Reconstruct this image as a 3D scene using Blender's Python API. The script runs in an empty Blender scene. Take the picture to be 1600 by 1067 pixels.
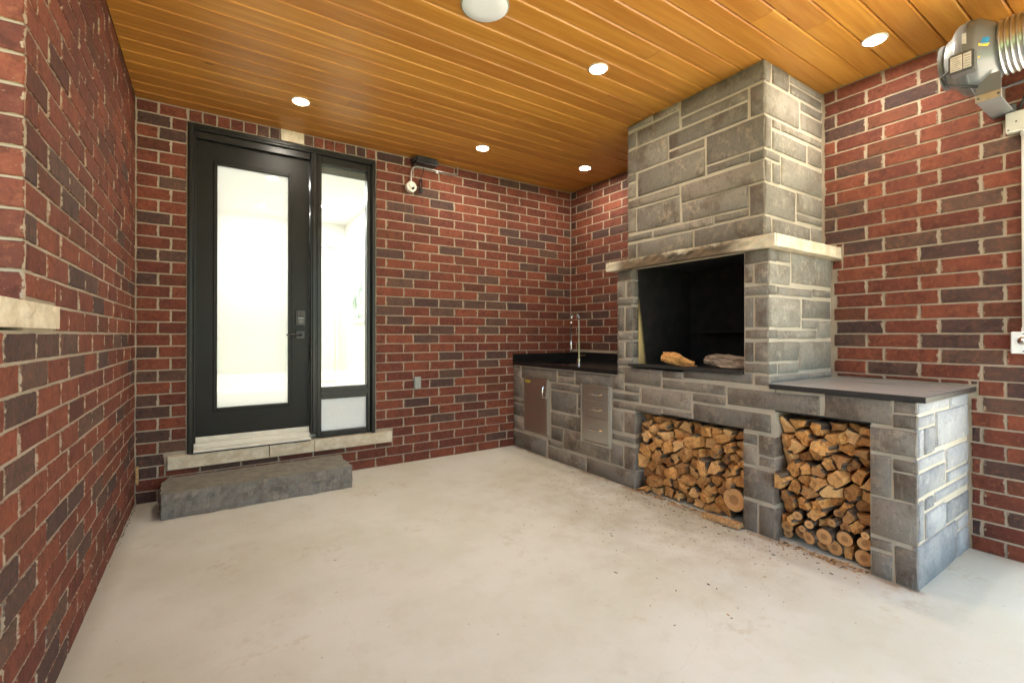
import bpy, bmesh, math, random
from mathutils import Vector, Matrix, noise
R = math.radians
random.seed(7)
scene = bpy.context.scene
C = scene.collection

# ---------------------------------------------------------------- camera, world, sun, exposure
cam = bpy.data.cameras.new("camera"); camo = bpy.data.objects.new("camera", cam); C.objects.link(camo)
camo.location = (0.4124, -3.9192, 1.1227)
camo.rotation_euler = (R(90) + 0.0038, 0, -0.5808)
cam.sensor_width = 36; cam.lens = 719.84 / 1600 * 36
cam.shift_y = -0.0077; cam.clip_start = 0.02; cam.clip_end = 400
scene.camera = camo

world = bpy.data.worlds.new("World"); scene.world = world; world.use_nodes = True
wn = world.node_tree; bg = wn.nodes["Background"]
sky = wn.nodes.new("ShaderNodeTexSky"); sky.sky_type = 'NISHITA'; sky.sun_disc = False
SUN_EL, SUN_AZ = R(48), R(20)          # sun behind the house, so the porch lies in open shade
sky.sun_elevation = SUN_EL; sky.sun_rotation = SUN_AZ; sky.dust_density = 5.0; sky.air_density = .8; sky.ozone_density = .3
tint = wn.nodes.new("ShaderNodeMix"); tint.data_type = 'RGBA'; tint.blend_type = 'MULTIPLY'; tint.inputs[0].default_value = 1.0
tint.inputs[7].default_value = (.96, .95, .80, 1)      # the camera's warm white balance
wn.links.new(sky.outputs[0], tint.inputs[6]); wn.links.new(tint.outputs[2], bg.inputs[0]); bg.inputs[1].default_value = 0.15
sl = bpy.data.lights.new("sun", 'SUN'); sl.energy = 5.0; sl.angle = R(0.5); sl.color = (1, 0.95, 0.85)
so = bpy.data.objects.new("sun", sl); C.objects.link(so)
sd = Vector((math.sin(SUN_AZ) * math.cos(SUN_EL), math.cos(SUN_AZ) * math.cos(SUN_EL), math.sin(SUN_EL)))
so.rotation_euler = sd.to_track_quat('Z', 'Y').to_euler(); so.location = (0, 6, 8)
scene.view_settings.view_transform = 'Standard'; scene.view_settings.look = 'None'
scene.view_settings.gamma = 1; scene.view_settings.use_curve_mapping = False
scene.view_settings.exposure = 3.5
scene.render.engine = 'CYCLES'
scene.cycles.max_bounces = 12; scene.cycles.diffuse_bounces = 6; scene.cycles.transparent_max_bounces = 8

LAMP_E = 46.0        # the ceiling lamps' lenses
ROOM_E = 5.0        # the lamps inside the house

# ---------------------------------------------------------------- material helpers
class NT:
    def __init__(s, name):
        s.m = bpy.data.materials.new(name); s.m.use_nodes = True
        s.t = s.m.node_tree; s.b = s.t.nodes["Principled BSDF"]
    def n(s, typ, ins=None, **kw):
        x = s.t.nodes.new(typ)
        for k, v in kw.items(): setattr(x, k, v)
        if ins:
            for k, v in ins.items(): s.put(x.inputs[k], v)
        return x
    def put(s, sock, v):
        if isinstance(v, bpy.types.NodeSocket): s.t.links.new(v, sock)
        elif isinstance(v, bpy.types.Node): s.t.links.new(v.outputs[0], sock)
        else:
            if sock.type == 'RGBA' and len(v) == 3: v = (*v, 1)
            sock.default_value = v
    def math(s, op, a, b=0.0, c=None):
        x = s.n('ShaderNodeMath', {0: a, 1: b}, operation=op)
        if c is not None: s.put(x.inputs[2], c)
        return x.outputs[0]
    def mix(s, f, a, b, blend='MIX'):
        x = s.n('ShaderNodeMix', data_type='RGBA', blend_type=blend)
        s.put(x.inputs[0], f); s.put(x.inputs[6], a); s.put(x.inputs[7], b); return x.outputs[2]
    def noise(s, vec, scale, detail=3, rough=0.55):
        x = s.n('ShaderNodeTexNoise', {'Scale': scale, 'Detail': detail, 'Roughness': rough})
        if vec is not None: s.put(x.inputs['Vector'], vec)
        return x.outputs[0]
    def scaled(s, vec, sc, off=(0, 0, 0)):
        return s.n('ShaderNodeMapping', {'Vector': vec, 'Scale': sc, 'Location': off}).outputs[0]
    def step(s, v, a, b):
        x = s.n('ShaderNodeMapRange', {'Value': v, 'From Min': a, 'From Max': b}, interpolation_type='SMOOTHSTEP'); return x.outputs[0]
    def pos(s): return s.n('ShaderNodeNewGeometry').outputs['Position']
    def bump(s, h, st, dist=0.002):
        x = s.n('ShaderNodeBump', {'Height': h, 'Strength': st, 'Distance': dist}); s.put(s.b.inputs['Normal'], x.outputs[0]); return x
    def set(s, **kw):
        for k, v in kw.items(): s.put(s.b.inputs[k.replace('_', ' ')], v)
        return s.m
    def rnd(s):
        a = s.n('ShaderNodeObjectInfo').outputs['Random']; b = s.n('ShaderNodeNewGeometry').outputs['Random Per Island']
        return s.math('FRACT', s.math('ADD', a, s.math('MULTIPLY', b, 7.31)))

def plain(name, col, rough=0.5, metal=0.0, bumpy=0.0, bscale=60, var=0.12, coat=0.0, spec=0.5):
    t = NT(name); p = t.pos(); nz = t.noise(p, bscale, 3)
    c = t.mix(t.step(nz, .3, .7), tuple(v * (1 - var) for v in col), tuple(min(1, v * (1 + var)) for v in col))
    t.set(Base_Color=c, Roughness=t.math('MULTIPLY_ADD', t.noise(p, bscale * .37, 2), 0.14, rough - .07), Metallic=metal, Specular_IOR_Level=spec)
    if coat: t.set(Coat_Weight=coat, Coat_Roughness=0.15)
    if bumpy: t.bump(nz, bumpy)
    return t.m

def mat_brick(name, ca, cb, cc):
    t = NT(name); p = t.pos(); r = t.rnd()
    n1 = t.noise(p, 9, 4); n2 = t.noise(p, 45, 4, .65); n3 = t.noise(t.scaled(p, (160, 160, 14)), 1, 2)
    c = t.mix(t.step(n1, .32, .68), ca, cb)
    c = t.mix(t.math('MULTIPLY', t.step(n2, .48, .68), .7), c, cc)
    c = t.mix(t.math('MULTIPLY', t.math('SUBTRACT', 1.0, t.step(t.noise(p, 24, 4, .7), .34, .5)), .5), c, tuple(v * .45 for v in cb))
    br = t.math('MULTIPLY_ADD', r, .5, .76)
    c = t.mix(1.0, c, t.n('ShaderNodeCombineColor', {0: br, 1: br, 2: t.math('MULTIPLY_ADD', r, .3, .86)}).outputs[0], 'MULTIPLY')
    uv = t.n('ShaderNodeSeparateXYZ', {0: t.n('ShaderNodeUVMap').outputs[0]})
    du = t.math('MULTIPLY', t.math('SUBTRACT', 1.0, t.math('ABSOLUTE', uv.outputs[0])), .055)
    dv = t.math('MULTIPLY', t.math('SUBTRACT', 1.0, t.math('ABSOLUTE', uv.outputs[1])), .075)
    e = t.math('SUBTRACT', t.math('MINIMUM', du, dv), t.math('MULTIPLY', t.step(t.noise(p, 38, 3, .7), .42, .75), .0052))
    sm = t.math('SUBTRACT', 1.0, t.step(e, -.0012, .0012))
    speck = t.step(t.noise(p, 130, 2), .70, .76)
    sm = t.math('MAXIMUM', t.math('MULTIPLY', sm, .8), t.math('MULTIPLY', speck, .35))
    c = t.mix(sm, c, (.40, .33, .24))
    h = t.math('ADD', t.math('MULTIPLY', n2, 1.0), t.math('MULTIPLY', n3, .35))
    h = t.math('ADD', h, t.math('MULTIPLY', t.step(t.noise(p, 28, 2), .6, .8), -1.2))
    t.set(Base_Color=c, Roughness=.82, Specular_IOR_Level=.3); t.bump(h, .55, .0022)
    return t.m

def mat_mortar(name, ca, cb):
    t = NT(name); p = t.pos(); n1 = t.noise(p, 7, 4); n2 = t.noise(p, 110, 4, .7)
    c = t.mix(t.step(n1, .3, .7), ca, cb)
    c = t.mix(t.math('MULTIPLY', t.step(n2, .55, .75), .35), c, tuple(v * .55 for v in ca))
    t.set(Base_Color=c, Roughness=.95); t.bump(n2, .8, .003); return t.m

def mat_stone(name, ca, cb, cc, cd):
    t = NT(name); p = t.pos(); r = t.rnd()
    off = t.n('ShaderNodeVectorMath', {0: p, 1: t.n('ShaderNodeCombineXYZ', {0: t.math('MULTIPLY', r, 9), 1: t.math('MULTIPLY', r, 5), 2: 0.0}).outputs[0]}, operation='ADD').outputs[0]
    n1 = t.noise(off, 4.5, 5, .6); n2 = t.noise(off, 22, 5, .7); n3 = t.noise(t.scaled(off, (150, 150, 22)), 1, 3, .7)
    c = t.mix(t.step(r, .15, .85), ca, cb)
    c = t.mix(t.math('MULTIPLY', t.step(n1, .48, .62), .75), c, cc)
    c = t.mix(t.math('MULTIPLY', t.math('MULTIPLY', t.step(n2, .48, .66), t.step(t.noise(off, 3.1, 3), .42, .6)), .75), c, cd)
    c = t.mix(t.math('MULTIPLY', t.step(n3, .54, .74), .38), c, (.42, .38, .32))
    c = t.mix(t.math('MULTIPLY', t.math('SUBTRACT', 1.0, t.step(t.noise(off, 55, 3, .7), .30, .46)), .45), c, (.07, .055, .042))
    uv = t.n('ShaderNodeSeparateXYZ', {0: t.n('ShaderNodeUVMap').outputs[0]})
    e = t.math('SUBTRACT', 1.0, t.math('MAXIMUM', t.math('ABSOLUTE', uv.outputs[0]), t.math('ABSOLUTE', uv.outputs[1])))
    e = t.math('SUBTRACT', e, t.math('MULTIPLY', t.step(t.noise(p, 30, 3, .7), .4, .8), .03))
    c = t.mix(t.math('MULTIPLY', t.math('SUBTRACT', 1.0, t.step(e, -.015, .02)), .35), c, (.40, .35, .28))
    rr = t.step(t.math('FRACT', t.math('MULTIPLY', r, 13.7)), 0, 1)
    br = t.math('MULTIPLY_ADD', rr, .40, .84)
    c = t.mix(1.0, c, t.n('ShaderNodeCombineColor', {0: br, 1: br, 2: br}).outputs[0], 'MULTIPLY')
    t.set(Base_Color=c, Roughness=.85, Specular_IOR_Level=.35)
    t.bump(t.math('ADD', t.math('MULTIPLY', n2, 1.6), n3), .6, .003); return t.m

def mat_ceiling():
    t = NT("varnished_cedar"); p = t.pos(); r = t.rnd()
    off = t.n('ShaderNodeVectorMath', {0: p, 1: t.n('ShaderNodeCombineXYZ', {0: t.math('MULTIPLY', r, 17), 1: t.math('MULTIPLY', r, 3.3), 2: 0.0}).outputs[0]}, operation='ADD').outputs[0]
    warp = t.noise(t.scaled(off, (1.1, 6, 1)), 1, 2)
    w = t.n('ShaderNodeVectorMath', {0: off, 1: t.n('ShaderNodeCombineXYZ', {0: 0.0, 1: t.math('MULTIPLY', warp, .10), 2: 0.0}).outputs[0]}, operation='ADD').outputs[0]
    g1 = t.noise(t.scaled(w, (1.6, 34, 1)), 1, 4, .6); g2 = t.noise(t.scaled(w, (5, 210, 1)), 1, 3, .6); g3 = t.noise(t.scaled(w, (.8, 9, 1)), 1, 3)
    c = t.mix(t.step(g1, .34, .68), (.56, .272, .048), (.455, .195, .028))
    c = t.mix(t.math('MULTIPLY', t.step(g2, .45, .75), .28), c, (.42, .17, .028))
    c = t.mix(t.math('MULTIPLY', t.step(g3, .54, .68), .4), c, (.38, .14, .02))
    vor = t.n('ShaderNodeTexVoronoi', {'Vector': t.scaled(off, (2.3, 7.5, 1)), 'Scale': 1.0})
    kn = t.math('SUBTRACT', 1.0, t.step(vor.outputs['Distance'], .035, .075))
    pick = t.step(t.n('ShaderNodeSeparateColor', {0: vor.outputs['Color']}).outputs[0], .78, .8)
    c = t.mix(t.math('MULTIPLY', t.math('MULTIPLY', kn, pick), .8), c, (.09, .03, .01))
    br = t.math('MULTIPLY_ADD', r, .22, .84)
    c = t.mix(1.0, c, t.n('ShaderNodeCombineColor', {0: br, 1: t.math('MULTIPLY_ADD', r, .30, .79), 2: br}).outputs[0], 'MULTIPLY')
    t.set(Base_Color=c, Roughness=t.math('MULTIPLY_ADD', g2, .12, .36), Specular_IOR_Level=.45)
    t.bump(g2, .10, .001); return t.m

def mat_concrete():
    t = NT("broomed_concrete"); p = t.pos()
    n1 = t.noise(p, 1.3, 5, .6); n2 = t.noise(p, 6, 5, .65); n3 = t.noise(p, 160, 3, .7)
    sw = t.noise(t.scaled(p, (3, 26, 1)), 1, 4, .6)
    c = t.mix(t.step(n1, .34, .66), (.60, .59, .48), (.68, .675, .595))
    c = t.mix(t.math('MULTIPLY', t.step(n2, .5, .72), .35), c, (.55, .515, .41))
    c = t.mix(t.math('MULTIPLY', t.step(sw, .55, .75), .25), c, (.72, .69, .62))
    xyz = t.n('ShaderNodeSeparateXYZ', {0: p})
    # bark dust trodden out in front of the wood niches
    d = t.math('SUBTRACT', 3.0, xyz.outputs[0])
    near = t.math('MULTIPLY', t.math('MULTIPLY', t.math('SUBTRACT', 1.0, t.step(d, .0, 1.5)), t.math('GREATER_THAN', d, 0.0)), t.math('MULTIPLY', t.step(xyz.outputs[1], -3.3, -2.4), t.math('SUBTRACT', 1.0, t.step(xyz.outputs[1], -1.2, -.2))))
    c = t.mix(t.math('MULTIPLY', near, t.math('MULTIPLY', t.step(n2, .3, .7), .45)), c, (.36, .28, .17))
    sp = t.noise(t.scaled(p, (45, 45, 1)), 1, 2, .5)
    thr = t.math('MULTIPLY_ADD', near, -.11, .745)
    spm = t.step(t.math('SUBTRACT', sp, thr), 0, .03)
    c = t.mix(t.math('MULTIPLY', spm, .7), c, (.22, .13, .07))
    v = t.n('ShaderNodeTexVoronoi', {'Vector': p, 'Scale': 3.1})
    pit = t.math('SUBTRACT', 1.0, t.step(v.outputs['Distance'], .02, .035))
    c = t.mix(t.math('MULTIPLY', pit, .6), c, (.2, .15, .1))
    cr = t.n('ShaderNodeTexVoronoi', {'Vector': t.n('ShaderNodeVectorMath', {0: p, 1: t.n('ShaderNodeCombineXYZ', {0: t.math('MULTIPLY', n2, .25), 1: t.math('MULTIPLY', n1, .3), 2: 0.0}).outputs[0]}, operation='ADD').outputs[0], 'Scale': .55}, feature='DISTANCE_TO_EDGE')
    hair = t.math('SUBTRACT', 1.0, t.step(cr.outputs['Distance'], .0006, .0018))
    c = t.mix(t.math('MULTIPLY', hair, .07), c, (.25, .2, .15))
    scr = t.math('MULTIPLY', t.step(t.noise(t.scaled(p, (60, 4, 1)), 1, 3, .6), .66, .72), t.step(n2, .5, .65))
    c = t.mix(t.math('MULTIPLY', scr, .35), c, (.80, .78, .72))
    st = t.math('MULTIPLY', t.step(t.noise(t.scaled(p, (1, 1, 1), (5, 3, 0)), 2.6, 5, .7), .56, .68), t.step(t.noise(p, 26, 3, .6), .42, .6))
    c = t.mix(t.math('MULTIPLY', st, .35), c, (.46, .37, .22))
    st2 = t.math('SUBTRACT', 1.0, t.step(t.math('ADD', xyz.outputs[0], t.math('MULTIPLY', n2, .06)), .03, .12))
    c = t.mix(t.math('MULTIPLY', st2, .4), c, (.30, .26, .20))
    c = t.mix(t.math('MULTIPLY', t.step(n3, .56, .72), .22), c, (.38, .33, .25))
    # damp brown line along the base of the masonry
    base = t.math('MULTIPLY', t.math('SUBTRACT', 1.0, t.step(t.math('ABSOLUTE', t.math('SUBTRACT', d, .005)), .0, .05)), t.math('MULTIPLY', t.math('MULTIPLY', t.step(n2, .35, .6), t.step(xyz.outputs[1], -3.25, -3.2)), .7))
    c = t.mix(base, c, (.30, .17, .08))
    t.set(Base_Color=c, Roughness=t.math('MULTIPLY_ADD', n2, .2, .62), Specular_IOR_Level=.35)
    t.bump(t.math('ADD', t.math('MULTIPLY', n3, .5), t.math('ADD', n2, sw)), .28, .002); return t.m

def mat_limestone(name="limestone", soot=False):
    t = NT(name); p = t.pos(); n1 = t.noise(p, 14, 5, .7); n2 = t.noise(p, 70, 4, .7)
    c = t.mix(t.step(n1, .35, .65), (.70, .63, .49), (.56, .47, .33))
    c = t.mix(t.math('MULTIPLY', t.step(n2, .55, .75), .5), c, (.42, .34, .24))
    if soot:
        xyz = t.n('ShaderNodeSeparateXYZ', {0: p})
        m = t.math('MULTIPLY', t.step(xyz.outputs[1], -2.50, -2.28), t.math('SUBTRACT', 1.0, t.step(xyz.outputs[1], -1.56, -1.42)))
        m = t.math('MULTIPLY', m, t.math('SUBTRACT', 1.0, t.step(xyz.outputs[0], 2.99, 3.03)))
        lo = t.math('SUBTRACT', 1.0, t.step(xyz.outputs[2], 1.612, 1.69))
        k = t.step(t.math('ADD', t.math('MULTIPLY', lo, .55), t.noise(p, 9, 5, .7)), .38, .78)
        c = t.mix(t.math('MULTIPLY', t.math('MULTIPLY', m, k), .93), c, (.05, .03, .018))
        c = t.mix(t.math('MULTIPLY', m, t.math('MULTIPLY', t.step(t.noise(p, 5, 4), .35, .6), .6)), c, (.20, .13, .07))
    t.set(Base_Color=c, Roughness=.9); t.bump(t.math('ADD', n1, n2), .7, .004); return t.m

def mat_log(name, bark):
    t = NT(name); oc = t.n('ShaderNodeTexCoord').outputs['Object']; p = t.pos(); r = t.rnd()
    if bark:
        n1 = t.noise(t.scaled(oc, (60, 7, 60)), 1, 4, .7); n2 = t.noise(p, 40, 3)
        c = t.mix(t.step(n1, .35, .65), (.055, .036, .024), (.20, .145, .095))
        c = t.mix(t.math('MULTIPLY', t.step(n2, .6, .8), .5), c, (.20, .20, .14))
        t.set(Base_Color=c, Roughness=.95); t.bump(n1, 1.0, .006)
    else:
        n1 = t.noise(t.scaled(oc, (90, 22, 40)), 1, 5, .7); n2 = t.noise(p, 26, 3, .6)
        c = t.mix(t.step(n1, .32, .7), (.72, .38, .12), (.46, .20, .05))
        c = t.mix(t.math('MULTIPLY', t.step(n2, .52, .68), .7), c, (.20, .08, .025))
        c = t.mix(t.math('MULTIPLY', t.step(r, .6, 1.0), .6), c, (.80, .50, .22))
        c = t.mix(t.math('MULTIPLY', t.math('SUBTRACT', 1.0, t.step(r, .0, .40)), .6), c, (.25, .12, .05))
        t.set(Base_Color=c, Roughness=.8); t.bump(n1, .8, .004)
    return t.m

def mat_greybark():
    t = NT("weathered_grey_bark"); oc = t.n('ShaderNodeTexCoord').outputs['Object']
    n1 = t.noise(t.scaled(oc, (6, 95, 95)), 1, 4, .7); n2 = t.noise(oc, 30, 3)
    c = t.mix(t.step(n1, .36, .62), (.07, .045, .032), (.40, .31, .23)); c = t.mix(t.math('MULTIPLY', t.step(n2, .55, .7), .6), c, (.20, .10, .055))
    t.set(Base_Color=c, Roughness=.95); t.bump(n1, 1.0, .008); return t.m

def mat_endgrain():
    t = NT("log_end_grain"); uv = t.n('ShaderNodeUVMap').outputs[0]; p = t.pos()
    w = t.n('ShaderNodeTexWave', {'Vector': uv, 'Scale': 3.2, 'Distortion': 1.2, 'Detail': 2.0, 'Detail Scale': 2.0}, wave_type='RINGS', rings_direction='Z')
    ln = t.n('ShaderNodeVectorMath', {0: uv}, operation='LENGTH').outputs['Value']
    c = t.mix(t.math('MULTIPLY', w.outputs[0], .35), (.66, .37, .15), (.44, .20, .065))
    c = t.mix(t.math('MULTIPLY', t.math('SUBTRACT', 1.0, t.step(ln, .36, .46)), .65), c, (.27, .12, .045))
    c = t.mix(t.step(ln, .90, .96), c, (.08, .05, .03))
    c = t.mix(t.math('MULTIPLY', t.step(t.noise(p, 30, 3), .5, .7), .4), c, (.30, .15, .06))
    t.set(Base_Color=c, Roughness=.8); t.bump(t.noise(p, 130, 2), .5, .002); return t.m

def mat_glass(name="clear_glass", milk=0.0):
    t = NT(name); t.t.nodes.remove(t.b)
    g = t.n('ShaderNodeBsdfGlossy', {'Roughness': 0.0}); tr = t.n('ShaderNodeBsdfTransparent', {'Color': (.95, .97, .95)})
    f = t.n('ShaderNodeFresnel', {'IOR': 1.5})
    body = tr.outputs[0]
    if milk: body = t.n('ShaderNodeMixShader', {0: milk, 1: body, 2: t.n('ShaderNodeBsdfTranslucent', {'Color': (.9, .9, .88)}).outputs[0]}).outputs[0]
    mx = t.n('ShaderNodeMixShader', {0: f.outputs[0], 1: body, 2: g.outputs[0]})
    t.t.links.new(mx.outputs[0], t.t.nodes['Material Output'].inputs[0]); return t.m

def emis(name, col, s):
    t = NT(name); t.set(Base_Color=(0.8, 0.8, 0.8), Emission_Color=col, Emission_Strength=s); return t.m

def mat_granite(name, ca, cb, cc, rough, streak=False):
    t = NT(name); p = t.pos(); n1 = t.noise(p, 220, 3, .7); n2 = t.noise(t.scaled(p, (14, 1.6, 14)) if streak else p, 1 if streak else 8, 4, .6)
    c = t.mix(t.step(n1, .5, .7), ca, cb); c = t.mix(t.math('MULTIPLY', t.step(n2, .45, .7), .5), c, cc)
    t.set(Base_Color=c, Roughness=t.math('MULTIPLY_ADD', n2, .15, rough)); t.bump(n1, .25, .001); return t.m

def mat_soot(name, cream=False):
    t = NT(name); p = t.pos(); n1 = t.noise(p, 11, 4); c = t.mix(t.step(n1, .35, .7), (.006, .0055, .005), (.018, .014, .012))
    if cream:
        xyz = t.n('ShaderNodeSeparateXYZ', {0: p})
        e = t.math('ADD', t.math('MULTIPLY', t.math('SUBTRACT', xyz.outputs[0], 3.08), 9.0), t.math('MULTIPLY', t.math('SUBTRACT', xyz.outputs[2], .92), 1.55))
        k = t.math('SUBTRACT', 1.0, t.step(t.math('ADD', e, t.math('MULTIPLY', n1, .2)), .55, .95))
        c = t.mix(k, c, (.62, .47, .20))
    t.set(Base_Color=c, Roughness=.9); t.bump(n1, .4, .003); return t.m

M = {
 'stonec': mat_stone("grey_stone_side_lit", (.235, .218, .182), (.20, .188, .160), (.155, .132, .103), (.35, .32, .26)),  # grey_stone for side faces, paled by mortar haze and light put in its colour
 'red': mat_brick("brick_red", (.172, .047, .027), (.125, .037, .023), (.215, .074, .040)),
 'brown': mat_brick("brick_brown", (.125, .040, .022), (.092, .034, .021), (.165, .052, .030)),
 'dark': mat_brick("brick_dark", (.090, .049, .038), (.070, .040, .033), (.165, .068, .042)),
 'mortar': mat_mortar("brick_mortar", (.43, .36, .275), (.36, .295, .22)),
 'smortar': mat_mortar("stone_mortar", (.50, .445, .355), (.43, .38, .295)),
 'stone': mat_stone("grey_stone", (.215, .184, .150), (.182, .164, .140), (.105, .077, .057), (.33, .27, .205)),
 'stoneb': mat_stone("grey_stone_sky_lit", (.245, .252, .262), (.205, .215, .23), (.30, .303, .30), (.36, .36, .35)),  # end-face copy of grey_stone; cool daylight and whitish haze mixed into its colour
 'steptop': plain('sawn_step_top', (.215, .20, .16), .85, bumpy=.25, bscale=22, var=.18),
 'step': mat_stone("step_stone", (.185, .168, .145), (.185, .168, .145), (.13, .118, .103), (.28, .25, .205)),
 'ceil': mat_ceiling(), 'conc': mat_concrete(), 'lime': mat_limestone(), 'mantel': mat_limestone("sooty_limestone", True),
 'split': mat_log("split_wood", False), 'bark': mat_log("bark", True), 'greybark': mat_greybark(), 'grain': mat_endgrain(),
 'glass': mat_glass(), 'milky': mat_glass('milky_glass', .50), 'black': plain("black_painted_metal", (.014, .0135, .012), .30, var=.1, bscale=4, spec=.35), 'doorpaint': plain("black_door_paint", (.013, .012, .010), .40, bscale=4, spec=.22),
 'white': plain("white_paint", (.80, .79, .75), .5, var=.02, bscale=8), 'sillw': plain("cream_threshold", (.74, .71, .60), .35, var=.05, bscale=12),
 'steel': plain("brushed_steel", (.60, .60, .56), .33, 1.0, .05, 300, .06), 'chrome': plain("chrome", (.75, .73, .70), .10, 1.0),
 'galv': plain("galvanised_steel", (.55, .55, .54), .35, 1.0, bscale=40), 'fan': plain("grey_enamel", (.16, .172, .178), .30, 0.0, bscale=5, var=.04, coat=.3),
 'dfan': plain("dark_grey_plastic", (.10, .10, .10), .45), 'plastic': plain("black_plastic", (.015, .015, .016), .35), 'rubber': plain("black_rubber", (.012, .012, .012), .6),
 'granite': mat_granite("black_granite", (.008, .008, .008), (.035, .034, .033), (.014, .013, .012), .12),
 'slate': mat_granite("grey_leathered_granite", (.31, .305, .29), (.35, .345, .325), (.37, .36, .335), .22, True),
 'slab': mat_granite("dark_hearth_granite", (.018, .017, .016), (.05, .047, .044), (.03, .026, .023), .4),
 'soot': mat_soot("sooty_firebrick"), 'creamsoot': mat_soot("sooted_cream_firebrick", True), 'iron': plain("dark_iron", (.02, .018, .016), .6, .6),
 'outlet': plain("grey_cover", (.30, .32, .29), .5), 'boxw': plain("white_enamel_box", (.72, .70, .63), .4, bscale=30, var=.05), 'pvc': plain("white_pvc", (.75, .75, .74), .35, var=.02),
 'panel': plain("white_insulated_panel", (.80, .83, .82), .30, var=.02), 'roomw': plain("room_wall", (.86, .855, .82), .6, var=.01, bscale=3), 'roomf': plain("room_floor", (.78, .76, .70), .35, var=.05, bscale=6),
 'lens': emis("lamp_lens", (1, .90, .76), LAMP_E), 'rlens': emis("room_lamp_lens", (1, .97, .93), ROOM_E),
 'grille': plain("white_speaker_grille", (.80, .84, .88), .55, var=.03, bscale=300, bumpy=.3),
 'yellow': plain("yellow_sticker", (.80, .62, .03), .4), 'blue': plain("blue_sticker", (.03, .25, .50), .4), 'paper': plain("white_label", (.68, .68, .66), .5), 'ink': plain("label_ink", (.05, .05, .05), .6),
 'green': plain("picture_green", (.45, .58, .48), .6, bscale=7, var=.7), 'grass': plain("lawn", (.07, .12, .03), .9, bumpy=.5, bscale=30, var=.4), 'leaf': plain("hedge_leaf", (.05, .11, .025), .6, bscale=9, var=.5),
 'dirt': plain("dark_backing", (.03, .02, .012), .9), 'drive': plain("driveway_paving", (.46, .42, .36), .8, bumpy=.3, bscale=12), 'alu': plain("duct_foil", (.52, .52, .52), .32, 1.0, .25, 35, .05), 'blind': plain("grey_blind", (.09, .095, .095), .5),
 'siding': plain("grey_render", (.38, .36, .33), .8), 'sink': plain("black_sink", (.02, .02, .02), .3), 'tablew': plain("wood_chip", (.50, .30, .13), .85, var=.4), 'spade': plain("keypad_face", (.10, .10, .09), .3),
}

# ---------------------------------------------------------------- object helpers
def mesh(name, V, F, mats, idx=None, uv=None, smooth=False):
    me = bpy.data.meshes.new(name); me.from_pydata([tuple(v) for v in V], [], F)
    for m in mats: me.materials.append(m if not isinstance(m, str) else M[m])
    if idx: me.polygons.foreach_set('material_index', idx)
    if uv:
        ul = me.uv_layers.new(name="UVMap")
        for l in me.loops: ul.data[l.index].uv = uv[l.vertex_index]
    if smooth: me.polygons.foreach_set('use_smooth', [True] * len(me.polygons))
    me.update(); return me
def link(name, me, parent=None, loc=(0, 0, 0), rot=(0, 0, 0)):
    o = bpy.data.objects.new(name, me); C.objects.link(o); o.location = loc; o.rotation_euler = rot
    if parent: o.parent = parent
    return o
def thing(name, label, cat, group=None, loc=(0, 0, 0), rot=(0, 0, 0), data=None):
    o = link(name, data, None, loc, rot); o['label'] = label; o['category'] = cat
    if group: o['group'] = group
    return o
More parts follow.
